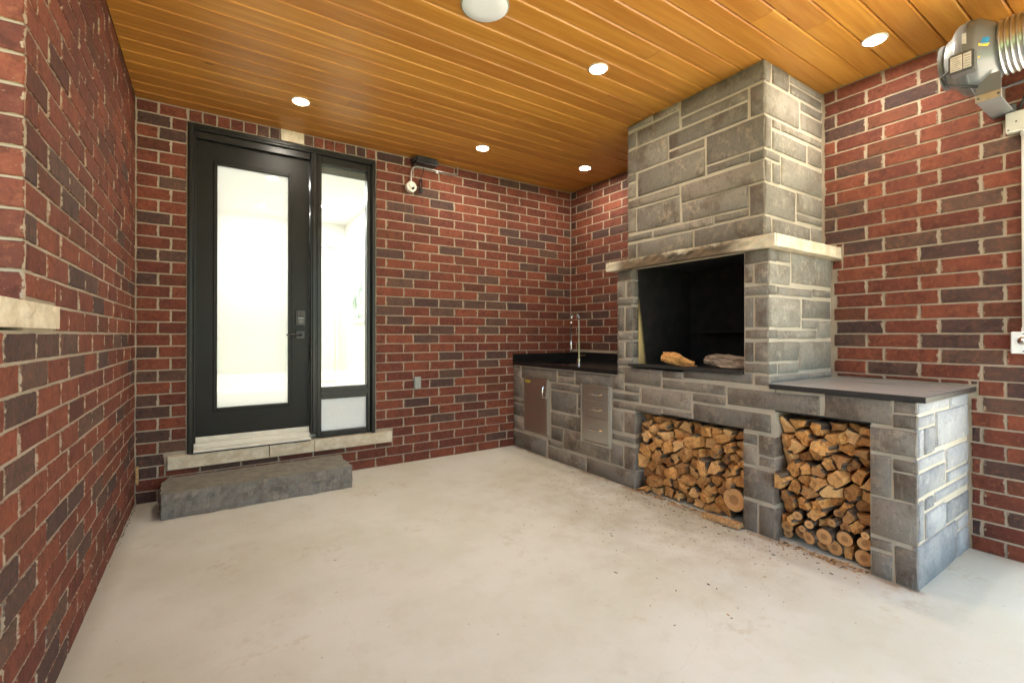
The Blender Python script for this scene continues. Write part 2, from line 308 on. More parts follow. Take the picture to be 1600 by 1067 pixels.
class MB:
    def __init__(s): s.V = []; s.F = []; s.I = []
    def add(s, V, F, mi=0):
        b = len(s.V); s.V += [tuple(v) for v in V]; s.F += [tuple(i + b for i in f) for f in F]; s.I += [mi] * len(F); return s
    def box(s, x0, x1, y0, y1, z0, z1, c=0.0, mi=0):
        if c <= 0:
            V = [(x, y, z) for x in (x0, x1) for y in (y0, y1) for z in (z0, z1)]
            return s.add(V, [(0, 1, 3, 2), (4, 6, 7, 5), (0, 4, 5, 1), (2, 3, 7, 6), (0, 2, 6, 4), (1, 5, 7, 3)], mi)
        bm = bmesh.new(); bmesh.ops.create_cube(bm, size=1)
        for v in bm.verts: v.co = Vector(((x0 + x1) / 2 + v.co.x * (x1 - x0), (y0 + y1) / 2 + v.co.y * (y1 - y0), (z0 + z1) / 2 + v.co.z * (z1 - z0)))
        bmesh.ops.bevel(bm, geom=bm.edges[:], offset=c, segments=2 if c > .004 else 1, affect='EDGES')
        bm.verts.index_update(); s.add([v.co[:] for v in bm.verts], [tuple(v.index for v in f.verts) for f in bm.faces], mi); bm.free(); return s
    def tube(s, pts, r, n=10, mi=0, cap=True):
        pts = [Vector(p) for p in pts]; rings = []; up = None
        for i, p in enumerate(pts):
            t = (pts[min(i + 1, len(pts) - 1)] - pts[max(i - 1, 0)]).normalized()
            if up is None: up = t.orthogonal().normalized()
            up = (up - t * up.dot(t)).normalized(); q = t.cross(up)
            rr = r[i] if isinstance(r, (list, tuple)) else r
            rings.append([p + up * math.cos(2 * math.pi * k / n) * rr + q * math.sin(2 * math.pi * k / n) * rr for k in range(n)])
        V = [v for g in rings for v in g]; F = []
        for i in range(len(rings) - 1):
            for k in range(n): a = i * n + k; b = i * n + (k + 1) % n; F.append((a, b, b + n, a + n))
        if cap: F += [tuple(range(n))[::-1], tuple(range((len(rings) - 1) * n, len(rings) * n))]
        return s.add(V, F, mi)
    def lathe(s, prof, origin, axis, n=32, mi=0):    # prof: (distance along axis, radius)
        a = Vector(axis).normalized(); u = a.orthogonal().normalized(); w = a.cross(u); o = Vector(origin)
        V = [o + a * d + (u * math.cos(2 * math.pi * k / n) + w * math.sin(2 * math.pi * k / n)) * r for d, r in prof for k in range(n)]; F = []
        for i in range(len(prof) - 1):
            for k in range(n): p = i * n + k; q = i * n + (k + 1) % n; F.append((p, q, q + n, p + n))
        F += [tuple(range(n))[::-1], tuple(range((len(prof) - 1) * n, len(prof) * n))]
        return s.add(V, F, mi)
    def build(s, name, mats, parent=None, smooth=False, **kw):
        if not isinstance(mats, (list, tuple)): mats = [mats]
        me = mesh(name, s.V, s.F, mats, s.I)
        bm = bmesh.new(); bm.from_mesh(me); bmesh.ops.recalc_face_normals(bm, faces=bm.faces)
        if smooth:
            for f in bm.faces: f.smooth = True
            for e in bm.edges:
                if len(e.link_faces) == 2 and e.calc_face_angle(0) > R(38): e.smooth = False
        bm.to_mesh(me); bm.free()
        return link(name, me, parent, **kw)
def structure(o): o['kind'] = 'structure'; return o
def stuff(o): o['kind'] = 'stuff'; return o

def rough_prism(poly, z0, z1, seg=.05, amp=.005, rows=3, seed=0, top_amp=0.0):
    """vertical prism over a polygon; its sides are split and roughened like split stone"""
    rg = random.Random(seed); P = []
    for i, a in enumerate(poly):
        b = poly[(i + 1) % len(poly)]; L = math.dist(a, b); n = max(1, int(L / seg))
        nx, ny = (b[1] - a[1]) / L, -(b[0] - a[0]) / L
        for k in range(n): P.append((a[0] + (b[0] - a[0]) * k / n, a[1] + (b[1] - a[1]) * k / n, nx, ny, k == 0))
    V = []; F = []; n = len(P)
    for r in range(rows + 1):
        z = z0 + (z1 - z0) * r / rows
        for i, (x, y, nx, ny, cor) in enumerate(P):
            k = (0 if cor else 1) * (.35 if r in (0, rows) else 1)
            d = rg.uniform(-amp, amp) * k + noise.noise(Vector((x * 9, y * 9, z * 14 + seed))) * amp * 1.3 * (.5 if cor else 1)
            V.append((x + nx * d, y + ny * d, z + (rg.uniform(-top_amp, top_amp) if r in (0, rows) else rg.uniform(-amp, amp) * .3)))
    for r in range(rows):
        for i in range(n): a = r * n + i; b = r * n + (i + 1) % n; F.append((a, b, b + n, a + n))
    F.append(tuple(range(n))[::-1]); F.append(tuple(range(rows * n, rows * n + n)))
    return V, F
def stone_piece(name, poly, z0, z1, mat, parent, **kw):
    V, F = rough_prism(poly, z0, z1, **kw); b = MB().add(V, F); return b.build(name, mat, parent)
def rect(x0, x1, y0, y1): return [(x0, y0), (x1, y0), (x1, y1), (x0, y1)]

# ================================================================= ground, floor, roof, house shell
W = 3.764; H = 2.70
def sheet(name, x0, x1, y0, y1, z, mat, nx=1, ny=1):
    V = [(x0 + (x1 - x0) * i / nx, y0 + (y1 - y0) * j / ny, z) for j in range(ny + 1) for i in range(nx + 1)]
    F = [(j * (nx + 1) + i, j * (nx + 1) + i + 1, (j + 1) * (nx + 1) + i + 1, (j + 1) * (nx + 1) + i) for j in range(ny) for i in range(nx)]
    return structure(link(name, mesh(name, V, F, [mat])))
sheet('lawn', -150, 150, -150, 150, -.16, 'grass')
sheet('driveway', -5, 12, -13.5, -5.01, -.152, 'drive')  # unseen paving, laid wide so sunlit ground bounces warm light in
sheet('bounce_paving', 4.02, 12, -5.0, 1.0, -.150, 'drive')  # unseen paving added beside the porch to replace green lawn bounce
structure(MB().box(-.32, 3.95, -5.0, .30, -.15, 0).build('floor', 'conc'))

# roof / ceiling backing (planks hang below it)
ceil = thing('plank_ceiling', 'varnished orange cedar plank ceiling running over the whole porch', 'ceiling')
ceil['kind'] = 'structure'; del ceil['category']
MB().box(-.38, 3.98, -5.02, .0, H + .016, H + .30).build('roof_deck', 'dirt', ceil)
PW = .1252
def plank_mesh(L):
    pr = [(.0009, .0155), (.0013, .0075), (.0078, 0), (PW - .0078, 0), (PW - .0013, .0075), (PW - .0009, .0155)]
    V = [(x, -y, z) for x in (-L / 2, L / 2) for y, z in pr]; n = 6
    F = [(i, (i + 1) % n, n + (i + 1) % n, n + i) for i in range(n)] + [tuple(range(n))[::-1], tuple(range(n, 2 * n))]
    return mesh('plank', V, F, ['ceil'])
pc = {}
rg = random.Random(3)
for i in range(39):
    y = -i * PW; cuts = [0.0, W]
    if rg.random() < .55: cuts.insert(1, round(rg.uniform(.6, 3.2), 1))
    for a, b in zip(cuts, cuts[1:]):
        L = round(b - a - .0015, 3)
        if L not in pc: pc[L] = plank_mesh(L)
        link('plank', pc[L], ceil, ((a + b) / 2, y, H))

# ================================================================= brickwork
def zk(k): return .080 * k + .00006 * k * k
BM = {
 'stonec': mat_stone("grey_stone_side_lit", (.235, .218, .182), (.20, .188, .160), (.155, .132, .103), (.35, .32, .26)),}
def brick_mesh(L, h, kind, var):
    key = (round(L, 3), round(h, 3), kind, var)
    if key in BM: return BM[key]
    r = random.Random(hash((key[0], key[1], var)) & 0xffff); D = .012; c = .0035
    ring = [(-1, -1), (0, -1), (1, -1), (1, 0), (1, 1), (0, 1), (-1, 1), (-1, 0)]
    j = [(r.uniform(-.0022, .0022), r.uniform(-.0013, .0013)) for _ in ring]
    V = []; UV = []
    for q, (y, ins) in enumerate(((D, 0), (.0038, 0), (0, c))):
        for (a, b), (ja, jb) in zip(ring, j):
            x = a * (L / 2 - ins) + ja; z = b * (h / 2 - ins * .8) + jb
            V.append((x, y + (r.uniform(-.001, .0012) if q == 2 else 0), z)); UV.append((a * (1 - ins / L * 2), b * (1 - ins / h * 2)))
    V.append((r.uniform(-.01, .01), r.uniform(-.001, .0005), 0)); UV.append((0, 0))
    F = []
    for q in range(2):
        for i in range(8): a = q * 8 + i; b = q * 8 + (i + 1) % 8; F.append((a, b, b + 8, a + 8))
    for i in range(8): F.append((16 + i, 16 + (i + 1) % 8, 24))
    me = mesh('brick', V, F, [kind], uv=UV); BM[key] = me; return me
def sub_rect(rs, bl, gap):
    out = []
    x0, x1, z0, z1 = bl
    for (a, b, c, d) in rs:
        if b <= x0 or a >= x1 or d <= z0 or c >= z1: out.append((a, b, c, d)); continue
        if a < x0: out.append((a, x0 - gap, c, d))
        if b > x1: out.append((x1 + gap, b, c, d))
        m0, m1 = max(a, x0), min(b, x1)
        if c < z0: out.append((m0, m1, c, z0 - gap))
        if d > z1: out.append((m0, m1, z1 + gap, d))
    return [q for q in out if q[1] - q[0] > .018 and q[3] - q[2] > .012]
cam_pos = Vector(camo.location)
def in_view(p):
    d = Vector(p) - cam_pos; f = Vector((math.sin(.5808), math.cos(.5808), 0)); r = Vector((math.cos(.5808), -math.sin(.5808), 0))
    w = d.dot(f)
    if w < .1: return 0, w
    return (abs(d.dot(r) / w * 719.8) < 830 and -560 < d.z / w * 719.8 < 560), w
def lay(wall, to_world, rot, rects, dark, seed, limit=296):
    """rects: (u0,u1,z0,z1,course); one object per brick, the ones showing largest first"""
    r = random.Random(seed); items = []
    for (a, b, c, d, k) in rects:
        kind = 'red' if r.random() > .10 else 'brown'
        for (u, kk) in dark:
            if kk == k and a - .004 <= u <= b + .004: kind = 'dark'
        p = to_world((a + b) / 2, (c + d) / 2); vis, w = in_view(p)
        jit = r.uniform(-.0022, .0012); L = b - a; var = r.randrange(7) if abs(L - .239) < .006 else 0
        items.append((0 if vis else 1, w if vis else 99, p, L, d - c, kind, var, jit))
    items.sort(key=lambda t: (t[0], t[1]))
    nrm = Matrix.Rotation(rot, 3, 'Z')
    one = [t for t in items if not t[0]][:limit]; rest = items[len(one):]
    for _, _, p, L, h, kind, var, jit in one:
        off = nrm @ Vector((0, -jit, 0)); Lr = .239 if abs(L - .239) < .006 else round(L, 2)
        link('brick', brick_mesh(Lr, round(h, 3), kind, var), wall, p + off, (0, 0, rot))
    if rest:
        V = []; F = []; I = []; UV = []; ks = ['red', 'brown', 'dark']
        for _, _, p, L, h, kind, var, jit in rest:
            me = brick_mesh(.239 if abs(L - .239) < .006 else round(L, 2), round(h, 3), kind, var); b = len(V)
            V += [tuple(nrm @ Vector(v.co) + p) for v in me.vertices]; uvs = [0] * len(me.vertices)
            for l in me.loops: uvs[l.vertex_index] = tuple(me.uv_layers[0].data[l.index].uv)
            UV += uvs
            for f in me.polygons: F.append(tuple(i + b for i in f.vertices)); I.append(ks.index(kind))
        stuff(link('outlying_bricks', mesh('outlying_bricks', V, F, ks, I, UV), wall))
G = .0042                                   # half a mortar joint
def courses(u0, u1, joints, blockers, ztop=H - .004, k0=0):
    out = []
    for k in range(k0, 34):
        z0, z1 = zk(k) + G, min(zk(k + 1) - G, ztop)
        if z1 - z0 < .012: continue
        js = [u0] + [j for j in joints(k) if u0 + .025 < j < u1 - .025] + [u1]
        for a, b in zip(js, js[1:]):
            for q in (lambda rs: rs)([(a + G + .001, b - G - .001, z0, z1)]):
                rs = [q]
                for bl in blockers: rs = sub_rect(rs, bl, .009)
                out += [(*t, k) for t in rs]
    return out
BD = [(1.71,32),(2.95,32),(3.22,32),(1.81,27),(2.2,28),(1.96,26),(2.94,26),(3.43,26),(3.02,25),(3.27,25),(2.29,23),(1.71,22),(3.44,24),(1.97,20),(1.81,19),(3.51,21),(2.71,20),(3.66,22),(3.7,27),(3.54,19),(2.71,18),(1.81,17),(2.06,17),(2.29,17),(2.52,17),(2.77,17),(3.02,17),(2.21,16),(1.79,15),(2.08,29),(3.2,22),(1.64,16),(3.68,19),(3.66,16),(2.21,14),(2.7,14),(2.04,13),(2.79,15),(2.3,11),(2.79,11),(2.71,10),(2.3,9),(2.22,8),(2.46,6),(1.96,6),(2.21,4),(2.7,4),(2.78,1),(.09,31),(.2,30),(.09,23),(.06,20),(.2,20),(.06,18),(.2,26),(.06,7),(.06,8),(.2,10),(.09,5),(.21,4),(.06,2),(.06,12),(.09,3),(.05,10),(.07,0),(.74,2),(.49,2)]
RD = [(-2.98,30),(-2.57,30),(-2.64,29),(-2.72,26),(-2.64,23),(-3.34,25),(-3.23,22),(-2.56,22),(-2.56,22),(-2.64,21),(-2.74,20),(-2.98,20),(-3.23,20),(-3.15,19),(-2.59,16),(-3.32,19),(-3.34,17),(-3.24,16),(-2.73,14),(-3.23,14),(-2.6,14),(-2.67,13),(-3.14,13),(-3.23,12),(-2.9,11),(-3.35,11),(-3.24,10),(-2.59,18),(-3.38,10),(-3.34,9),(-3.23,7),(-3.34,5),(-3.23,1),(-3.38,2),(-.07,32),(-.25,30),(-.73,26),(-.5,26),(-.05,26),(-.39,23),(-.51,22),(-.05,22),(-.68,23),(-.81,31),(-.49,18),(-.45,16),(-.39,15),(-.17,16),(-.49,12),(-.68,18),(-.62,13)]
LD = [(-2.14,19),(-2.12,17),(-1.62,20),(-1.7,19),(-.48,20),(-.56,18),(-1.3,16),(-1.89,20),(-1.62,16),(-.12,17),(-.48,25),(-1.19,15),(-2.19,13),(-1.95,13),(-1.69,13),(-2.1,12),(-1.6,12),(-1.06,12),(-.77,13),(-.45,13),(-2.19,11),(-1.29,9),(-1.44,9),(-2.17,9),(-1.17,9),(-.51,8),(-.21,10),(-1.17,7),(-1.53,6),(-1.78,6),(-.92,4),(-1.21,4),(-.2,5),(-.32,4),(-.13,11),(-2.26,6),(-2.28,5),(-1.3,5),(-1.58,4),(-.92,2),(-1.9,2),(-1.76,0),(-1.95,1),(-1.42,3),(-2.31,4)]
# ---- back wall
bw = thing('brick_wall', 'red and brown brick back wall around the black glass door', 'wall')
MB().box(-.35, .282, .0065, .28, -.1, H + .1).box(1.592, W + .25, .0065, .28, -.1, H + .1).box(.282, 1.592, .0065, .28, -.1, .296).box(.282, 1.592, .0065, .28, 2.612, H + .1).build('mortar', 'mortar', bw)
def jb(k):
    L = [.19 if k % 2 else .12, .282]
    L += [(.201 if k % 2 else .1105) + .2475 * i for i in range(1, 16) if (.201 if k % 2 else .1105) + .2475 * i > (1.60 if k > 3 else .30)]
    if k <= 3: L = [.19 if k % 2 else .12] + [v for v in L[2:]]
    return sorted(set(L))
lay(bw, lambda u, z: Vector((u, 0, z)), 0, courses(0, W, jb, [(.282, 1.592, .296, 2.612), (.282, 1.597, 2.6, 2.71), (.165, 1.738, .206, .306)]), BD, 11)
sx = [.288, .37, .455, .538, .621, .706, .789, .861, 1.028, 1.101, 1.179, 1.26, 1.346, 1.431, 1.51, 1.594]
for i, (a, b) in enumerate(zip(sx, sx[1:])):
    if i == 7: continue
    me = brick_mesh(round(b - a - .009, 3), .074, 'dark' if i in (5, 6, 8, 12, 13) else 'red', i % 3)
    link('soldier_brick', me, bw, ((a + b) / 2, -.003, 2.658))
V, F = rough_prism(rect(.866, 1.023, -.022, .05), 2.612, 2.697, .03, .003, 3, 5); MB().add(V, F).build('keystone', 'lime', bw)
for i, (a, b) in enumerate(((.177, .786), (.791, 1.101), (1.106, 1.726))):
    stone_piece('sill_stone', rect(a, b, -.04, .06), .212, .298, 'lime', bw, seg=.04, amp=.0035, seed=20 + i)
# ---- left wall
lw = thing('brick_wall', 'red brick left wall with limestone sill and window opening near camera', 'wall')
MB().box(-.30, -.0065, -2.1705, .0, -.1, H + .1).box(-.30, -.0065, -5.0, -2.1705, -.1, 1.135).box(-.30, -.0065, -5.0, -3.305, 1.136, H + .1).build('mortar', 'mortar', lw)  # last box: unseen wall closing the opening, added to dim the right wall
def jl(k): return sorted([-(.07 if k % 2 else .215) - .25 * i for i in range(0, 21)])
lr = courses(-5.0, 0, jl, [(-3.3, -1.888, 1.138, 1.219)])
lr2 = []
for (a, b, c, d, k) in lr:
    for (a2, b2, c2, d2) in sub_rect([(a, b, c, d)], (-3.3, -2.172, 1.2, 2.8), .0): lr2.append((a2, b2, c2, d2, k))
lay(lw, lambda u, z: Vector((0, u, z)), R(90), lr2, LD, 12)
for k in range(15, 34):                      # the jamb of the opening, facing the camera
    z0, z1 = zk(k) + G, min(zk(k + 1) - G, H - .004)
    if z1 - z0 < .012: continue
    for a, b in (((-.200, -.0015), (-.30, -.209)) if k % 2 else ((-.095, -.0015), (-.30, -.104))):
        link('brick', brick_mesh(round(b - a, 3), round(z1 - z0, 3), 'red', k % 3), lw, ((a + b) / 2, -2.179, (z0 + z1) / 2))
stone_piece('sill_stone', [(-.34, -3.295), (.014, -3.295), (.014, -1.905), (-.005, -1.892), (-.34, -1.905)], 1.143, 1.213, 'lime', lw, seg=.035, amp=.006, seed=31)
# ---- right wall
rw = thing('brick_wall', 'red brick right wall behind the stone fireplace and exhaust fan', 'wall')
MB().box(W + .0065, W + .25, -3.52, .0, -.1, H + .1).build('mortar', 'mortar', rw)
def jr(k): return sorted([-(.006 if k % 2 else .092) - .25 * i for i in range(0, 21)])
rb = [(-3.208, .01, -1, .828), (-2.569, -1.4257, .8, 1.70), (-2.519, -1.487, 1.6, 2.8), (-2.623, -1.3575, 1.606, 1.679), (-3.238, -2.5, .8, .857), (-1.43, .01, .8, .945)]
lay(rw, lambda u, z: Vector((W, u, z)), R(-90), courses(-3.52, 0, jr, rb), RD, 13)

# house shell behind and roof edge, so nothing ends as a thin sheet
MB().box(-.40, 4.0, -5.08, -5.03, H - .12, H + .36).build('roof_fascia', 'siding', ceil)

# ================================================================= door set
dr = thing('entry_door', 'black entry door with tall glass pane and narrow sidelight above a cream threshold', 'door', loc=(.94, 0, .30))
def dp(o): o.matrix_parent_inverse = Matrix.Translation((-.94, 0, -.30)); return o
fr = MB()
fr.box(.283, .319, -.012, .12, .297, 2.611, .004).box(1.556, 1.591, -.012, .12, .297, 2.611, .004).box(.319, 1.556, -.012, .12, 2.565, 2.611, .004)
fr.box(.292, .313, -.020, -.010, .30, 2.602, .003).box(1.561, 1.582, -.020, -.010, .30, 2.602, .003).box(.313, 1.561, -.020, -.010, 2.580, 2.602, .003)
fr.box(.319, .330, .012, .12, .32, 2.565, .002).box(.330, 1.076, .010, .12, 2.515, 2.565, .003)
dp(fr.build('frame', 'black', dr))
ml = MB().box(1.078, 1.130, -.012, .12, .345, 2.5645, .004).box(1.090, 1.118, -.022, -.010, .345, 2.5645, .004); dp(ml.build('mullion', 'black', dr))
sl_ = MB()
sl_.box(1.131, 1.164, .012, .09, .31, 2.5645, .004).box(1.527, 1.5555, .012, .09, .31, 2.5645, .004).box(1.164, 1.527, .012, .09, 2.509, 2.5645, .004)
sl_.box(1.164, 1.527, .012, .09, .6075, .7045, .006).box(1.164, 1.527, .012, .09, .305, .349, .004)
sl_.box(1.150, 1.541, -.004, .013, .640, .676, .008)
sf = dp(sl_.build('sidelight_frame', 'black', dr))
dp(MB().box(1.160, 1.531, .055, .061, .700, 2.513).build('sidelight_glass', 'glass', dr))
dp(MB().box(1.166, 1.525, .064, .080, 2.445, 2.508, .003).build('rolled_blind', 'blind', dr))
dp(MB().box(1.160, 1.531, .048, .060, .345, .612).build('lower_panel', 'panel', dr))
sb = MB()
x0, x1, z0, z1 = .3305, 1.075, .400, 2.514; gx0, gx1, gz0, gz1 = .458, .925, .597, 2.360
for a in ((x0, gx0, z0, z1), (gx1, x1, z0, z1)): sb.box(a[0], a[1], .045, .090, a[2], a[3], 0)
sb.box(gx0, gx1, .0455, .0895, z0, gz0).box(gx0, gx1, .0455, .0895, gz1, z1)
o = .024
for a in ((gx0 - o, gx0, gz0 - o, gz1 + o), (gx1, gx1 + o, gz0 - o, gz1 + o)): sb.box(a[0], a[1], .036, .046, a[2], a[3], .003)
sb.box(gx0, gx1, .0362, .046, gz0 - o, gz0, .003).box(gx0, gx1, .0362, .046, gz1, gz1 + o, .003)
slab = dp(sb.build('door_slab', 'doorpaint', dr))
dp(MB().box(gx0 - .003, gx1 + .003, .060, .066, gz0 - .003, gz1 + .003).build('glass_pane', 'milky', dr))
kp = dp(MB().box(.979, 1.046, .022, .0448, 1.203, 1.318, .006).build('keypad_lock', 'plastic', dr))
k2 = MB().box(.987, 1.038, .0185, .0225, 1.272, 1.308, .001).build('screen', 'ink', kp); k3 = MB().box(.994, 1.031, .0170, .0225, 1.213, 1.250, .003).build('thumb_cover', 'spade', kp)
k4 = MB().box(.990, 1.035, .0180, .0225, 1.255, 1.262, .001).build('keypad_bar', 'outlet', kp)
hd = MB().box(.977, 1.043, .030, .0448, 1.096, 1.160, .003).tube([(1.010, .040, 1.128), (1.010, .004, 1.128), (1.000, -.006, 1.128), (.965, -.008, 1.129), (.905, -.007, 1.127)], [.012, .011, .009, .008, .006], 10)
dp(hd.build('lever_handle', 'plastic', dr, smooth=True))
th = MB()
for (ya, yb, za, zb) in ((.036, .12, .372, .399), (.030, .12, .362, .3717), (.004, .12, .336, .3617), (-.002, .12, .326, .3357), (-.050, .12, .309, .3257)): th.box(.3195, 1.0775, ya, yb, za, zb, .003)
dp(th.build('threshold', 'sillw', dr))
dp(MB().box(.300, 1.0775, -.036, .12, .2985, .3085).build('threshold_seal', 'rubber', dr))

# ---- bright room behind the glass
rm = MB()
rm.box(-1.2, 2.24, 3.80, 3.9, .38, 2.9).box(2.24, 2.34, .26, 3.9, .38, 2.9).box(-1.3, -1.2, .26, 3.9, .38, 2.9)
rm.box(-1.3, .283, .262, .282, .38, 2.9).box(1.592, 2.34, .262, .282, .38, 2.9).box(.283, 1.592, .262, .282, 2.62, 2.9)
rw_ = structure(rm.build('hallway_walls', 'roomw'))
structure(MB().box(-1.3, 2.34, .121, 3.9, .28, .379).build('hallway_floor', 'roomf'))
structure(MB().box(-1.3, 2.34, .24, 3.9, 2.901, 3.0).build('hallway_ceiling', 'roomw'))
for sx0 in (.283, 1.572): pass
cd = thing('closet_door', 'tall white panelled closet door inside at the end of the hallway', 'door', loc=(1.72, 3.79, .38))
MB().box(-.36, .36, -.03, 0, .02, 2.12, .004).box(-.27, .27, -.036, -.03, .15, 2.0, .004).box(-.42, -.365, -.045, 0, 0, 2.19, .004).box(.365, .42, -.045, 0, 0, 2.19, .004).box(-.365, .365, -.045, 0, 2.13, 2.19, .004).build('door_panel', 'white', cd)
pt = thing('framed_picture', 'green and white framed picture on the right hallway wall', 'picture', loc=(2.235, 2.9, 1.75))
MB().box(-.03, 0, -.33, .33, -.45, .45, .004).build('frame', 'white', pt)
MB().box(-.034, -.0305, -.27, .27, -.38, .38).build('print', 'green', pt)
for i, (x, y, lab) in enumerate(((1.0, 1.9, 'hallway ceiling light nearest the door, seen high in the door glass'), (1.0, 3.25, 'hallway ceiling light farther in, seen lower in the door glass'), (1.72, 2.8, 'hallway ceiling light showing at the left edge of the sidelight'))):
    t = thing('ceiling_light', lab, 'ceiling light', 'recessed lights inside the hallway', (x, y, 2.9))
    MB().lathe([(0, .075), (.004, .075), (.006, .06)], (0, 0, 0), (0, 0, -1), 24).build('trim_ring', 'white', t)
    MB().lathe([(.0065, .058), (.008, .056)], (0, 0, 0), (0, 0, -1), 24).build('lens', 'rlens', t)
    L = bpy.data.lights.new('room_lamp', 'AREA'); L.shape = 'DISK'; L.size = .11; L.energy = 2.1; L.color = (1, .985, .96)
    lo = bpy.data.objects.new('lamp_glow', L); C.objects.link(lo); lo.parent = t; lo.location = (0, 0, -.02)

# ================================================================= stone step
sp = thing('stone_step', 'single grey rough cut stone step below the entry door', 'step', loc=(.73, -.22, 0))
V, F = rough_prism([(-.560, -.200), (.565, -.200), (.573, .19), (-.555, .19), (-.578, .05)], .002, .158, .03, .011, 5, 41, .0015)
so_ = MB().add(V, F).build('slab', ['step', 'steptop'], sp)
for f in so_.data.polygons: f.material_index = 1 if f.normal.z > .9 else 0

# ================================================================= fireplace and outdoor kitchen
fp = thing('stone_fireplace', 'large grey stone outdoor fireplace with chimney, counters and firewood niches', 'fireplace')
XF, XC, YB, YC, YE = 3.004, 3.055, -2.569, -2.519, -3.208
X1 = W - .001; xc = XF + .0065
core = MB()
NL0, NL1, NLT = -2.416, -1.601, .575; NR0, NR1, NRT = -3.031, -2.600, .704
core.box(xc, X1, -1.4287, -.001, 0, .70).box(xc, xc + .05, -1.4287, -.001, .70, .822)
core.box(xc, X1, NL1 + .005, -1.4287, 0, .88).box(xc, X1, NL0, NL1, NLT + .01, .88)
core.box(xc, X1, NR1 + .005, NL0, 0, .826).box(xc, X1, NR0, NR1, NRT + .01, .826).box(xc, X1, YE + .0065, NR0, 0, .826)
core.box(xc, X1, YB + .0065, NL0, .826, .88)
core.box(xc, 3.0815, -1.566, -1.4322, .88, 1.606).box(xc, 3.0815, YB + .0065, -2.422, .88, 1.606)
core.box(3.083, X1, YB + .0065, -2.50, .88, 1.606).box(3.083, X1, -1.50, -1.4287, .88, 1.606)
core.box(XC + .0065, X1, YC + .0065, -1.490, 1.677, H - .002)
core.build('mortar', 'smortar', fp)
# firebox lining
fb = MB()
fb.box(3.083, 3.70, -1.571, -1.501, .905, 1.676, mi=1).box(3.083, 3.70, -2.499, -2.420, .905, 1.676, mi=0).box(3.701, X1, -2.499, -1.501, .905, 1.676)
fb.box(3.083, X1, -2.499, -1.501, .8815, .9045).box(3.11, 3.70, -2.42, -1.571, 1.64, 1.675)
fb.build('firebox', ['soot', 'creamsoot'], fp)
MB().box(3.53, 3.70, -2.419, -1.74, 1.140, 1.154, .002).build('grill_ledge', 'iron', fp)
MB().box(2.984, 3.10, -2.4195, -1.5715, .8955, .9145, .002).box(2.984, XF - .002, -1.5705, -1.554, .8955, .9145, .002).build('hearth_slab', 'slab', fp)
# niche backs and steel lintels
MB().box(3.66, 3.70, NL0, NL1, 0, NLT + .009).box(3.66, 3.70, NR0, NR1, 0, NRT + .009).build('niche_back', 'siding', fp)
MB().box(XF + .004, 3.12, NL0 - .004, NL1 + .004, NLT, NLT + .008).build('lintel', 'iron', fp)
MB().box(XF + .004, 3.12, NR0 - .004, NR1 + .004, NRT, NRT + .008).build('lintel', 'iron', fp)
# mantel
stone_piece('mantel_stone', [(2.956, -2.623), (2.972, -2.623), (3.06, -2.50), (3.06, -1.3575), (2.956, -1.3575)], 1.609, 1.676, 'mantel', fp, seg=.035, amp=.007, seed=51)
stone_piece('mantel_stone', [(2.976, -2.623), (X1, -2.623), (X1, -2.49), (3.064, -2.49)], 1.609, 1.676, 'lime', fp, seg=.04, amp=.003, seed=52)
stone_piece('mantel_stone', rect(3.064, X1, -1.50, -1.3575), 1.609, 1.676, 'lime', fp, seg=.05, amp=.003, seed=53)

def stone_mesh(L, h, matname, seed, rough=1.0):
    r = random.Random(seed); nx = 3 if L > .22 else (2 if L > .1 else 1); nz = 2 if h > .07 else 1; e = .0045
    us = [-L / 2, -L / 2 + e] + [-L / 2 + e + (L - 2 * e) * i / nx for i in range(1, nx)] + [L / 2 - e, L / 2]
    vs = [-h / 2, -h / 2 + e] + [-h / 2 + e + (h - 2 * e) * i / nz for i in range(1, nz)] + [h / 2 - e, h / 2]
    V = []; UV = []; nu, nv = len(us), len(vs)
    wl = [r.uniform(-.0022, .0022) for _ in range(nu)]; wr = [r.uniform(-.0022, .0022) for _ in range(nv)]
    wl2 = [r.uniform(-.0022, .0022) for _ in range(nu)]; wr2 = [r.uniform(-.0022, .0022) for _ in range(nv)]
    for j, v in enumerate(vs):
        for i, u in enumerate(us):
            ed = i in (0, nu - 1) or j in (0, nv - 1)
            du = (wr[j] if i < 2 else wr2[j] if i >= nu - 2 else 0); dv = (wl[i] if j < 2 else wl2[i] if j >= nv - 2 else 0)
            V.append((u + du, .004 if ed else r.uniform(-.0035, .0008) * rough, v + dv)); UV.append((u / L * 2, v / h * 2))
    F = [(j * nu + i, j * nu + i + 1, (j + 1) * nu + i + 1, (j + 1) * nu + i) for j in range(nv - 1) for i in range(nu - 1)]
    per = [i for i in range(nu)] + [j * nu + nu - 1 for j in range(1, nv)] + [(nv - 1) * nu + i for i in range(nu - 2, -1, -1)] + [j * nu for j in range(nv - 2, 0, -1)]
    b = len(V)
    for i in per: V.append((V[i][0], .016, V[i][2])); UV.append(UV[i])
    n = len(per)
    for k in range(n): F.append((per[k], b + k, b + (k + 1) % n, per[(k + 1) % n]))
    me = mesh('stone', V, F, [matname], uv=UV)
    q = 0
    for j in range(nv - 1):
        for i in range(nu - 1): me.polygons[q].use_smooth = (0 < i < nu - 2 and 0 < j < nv - 2); q += 1
    return me
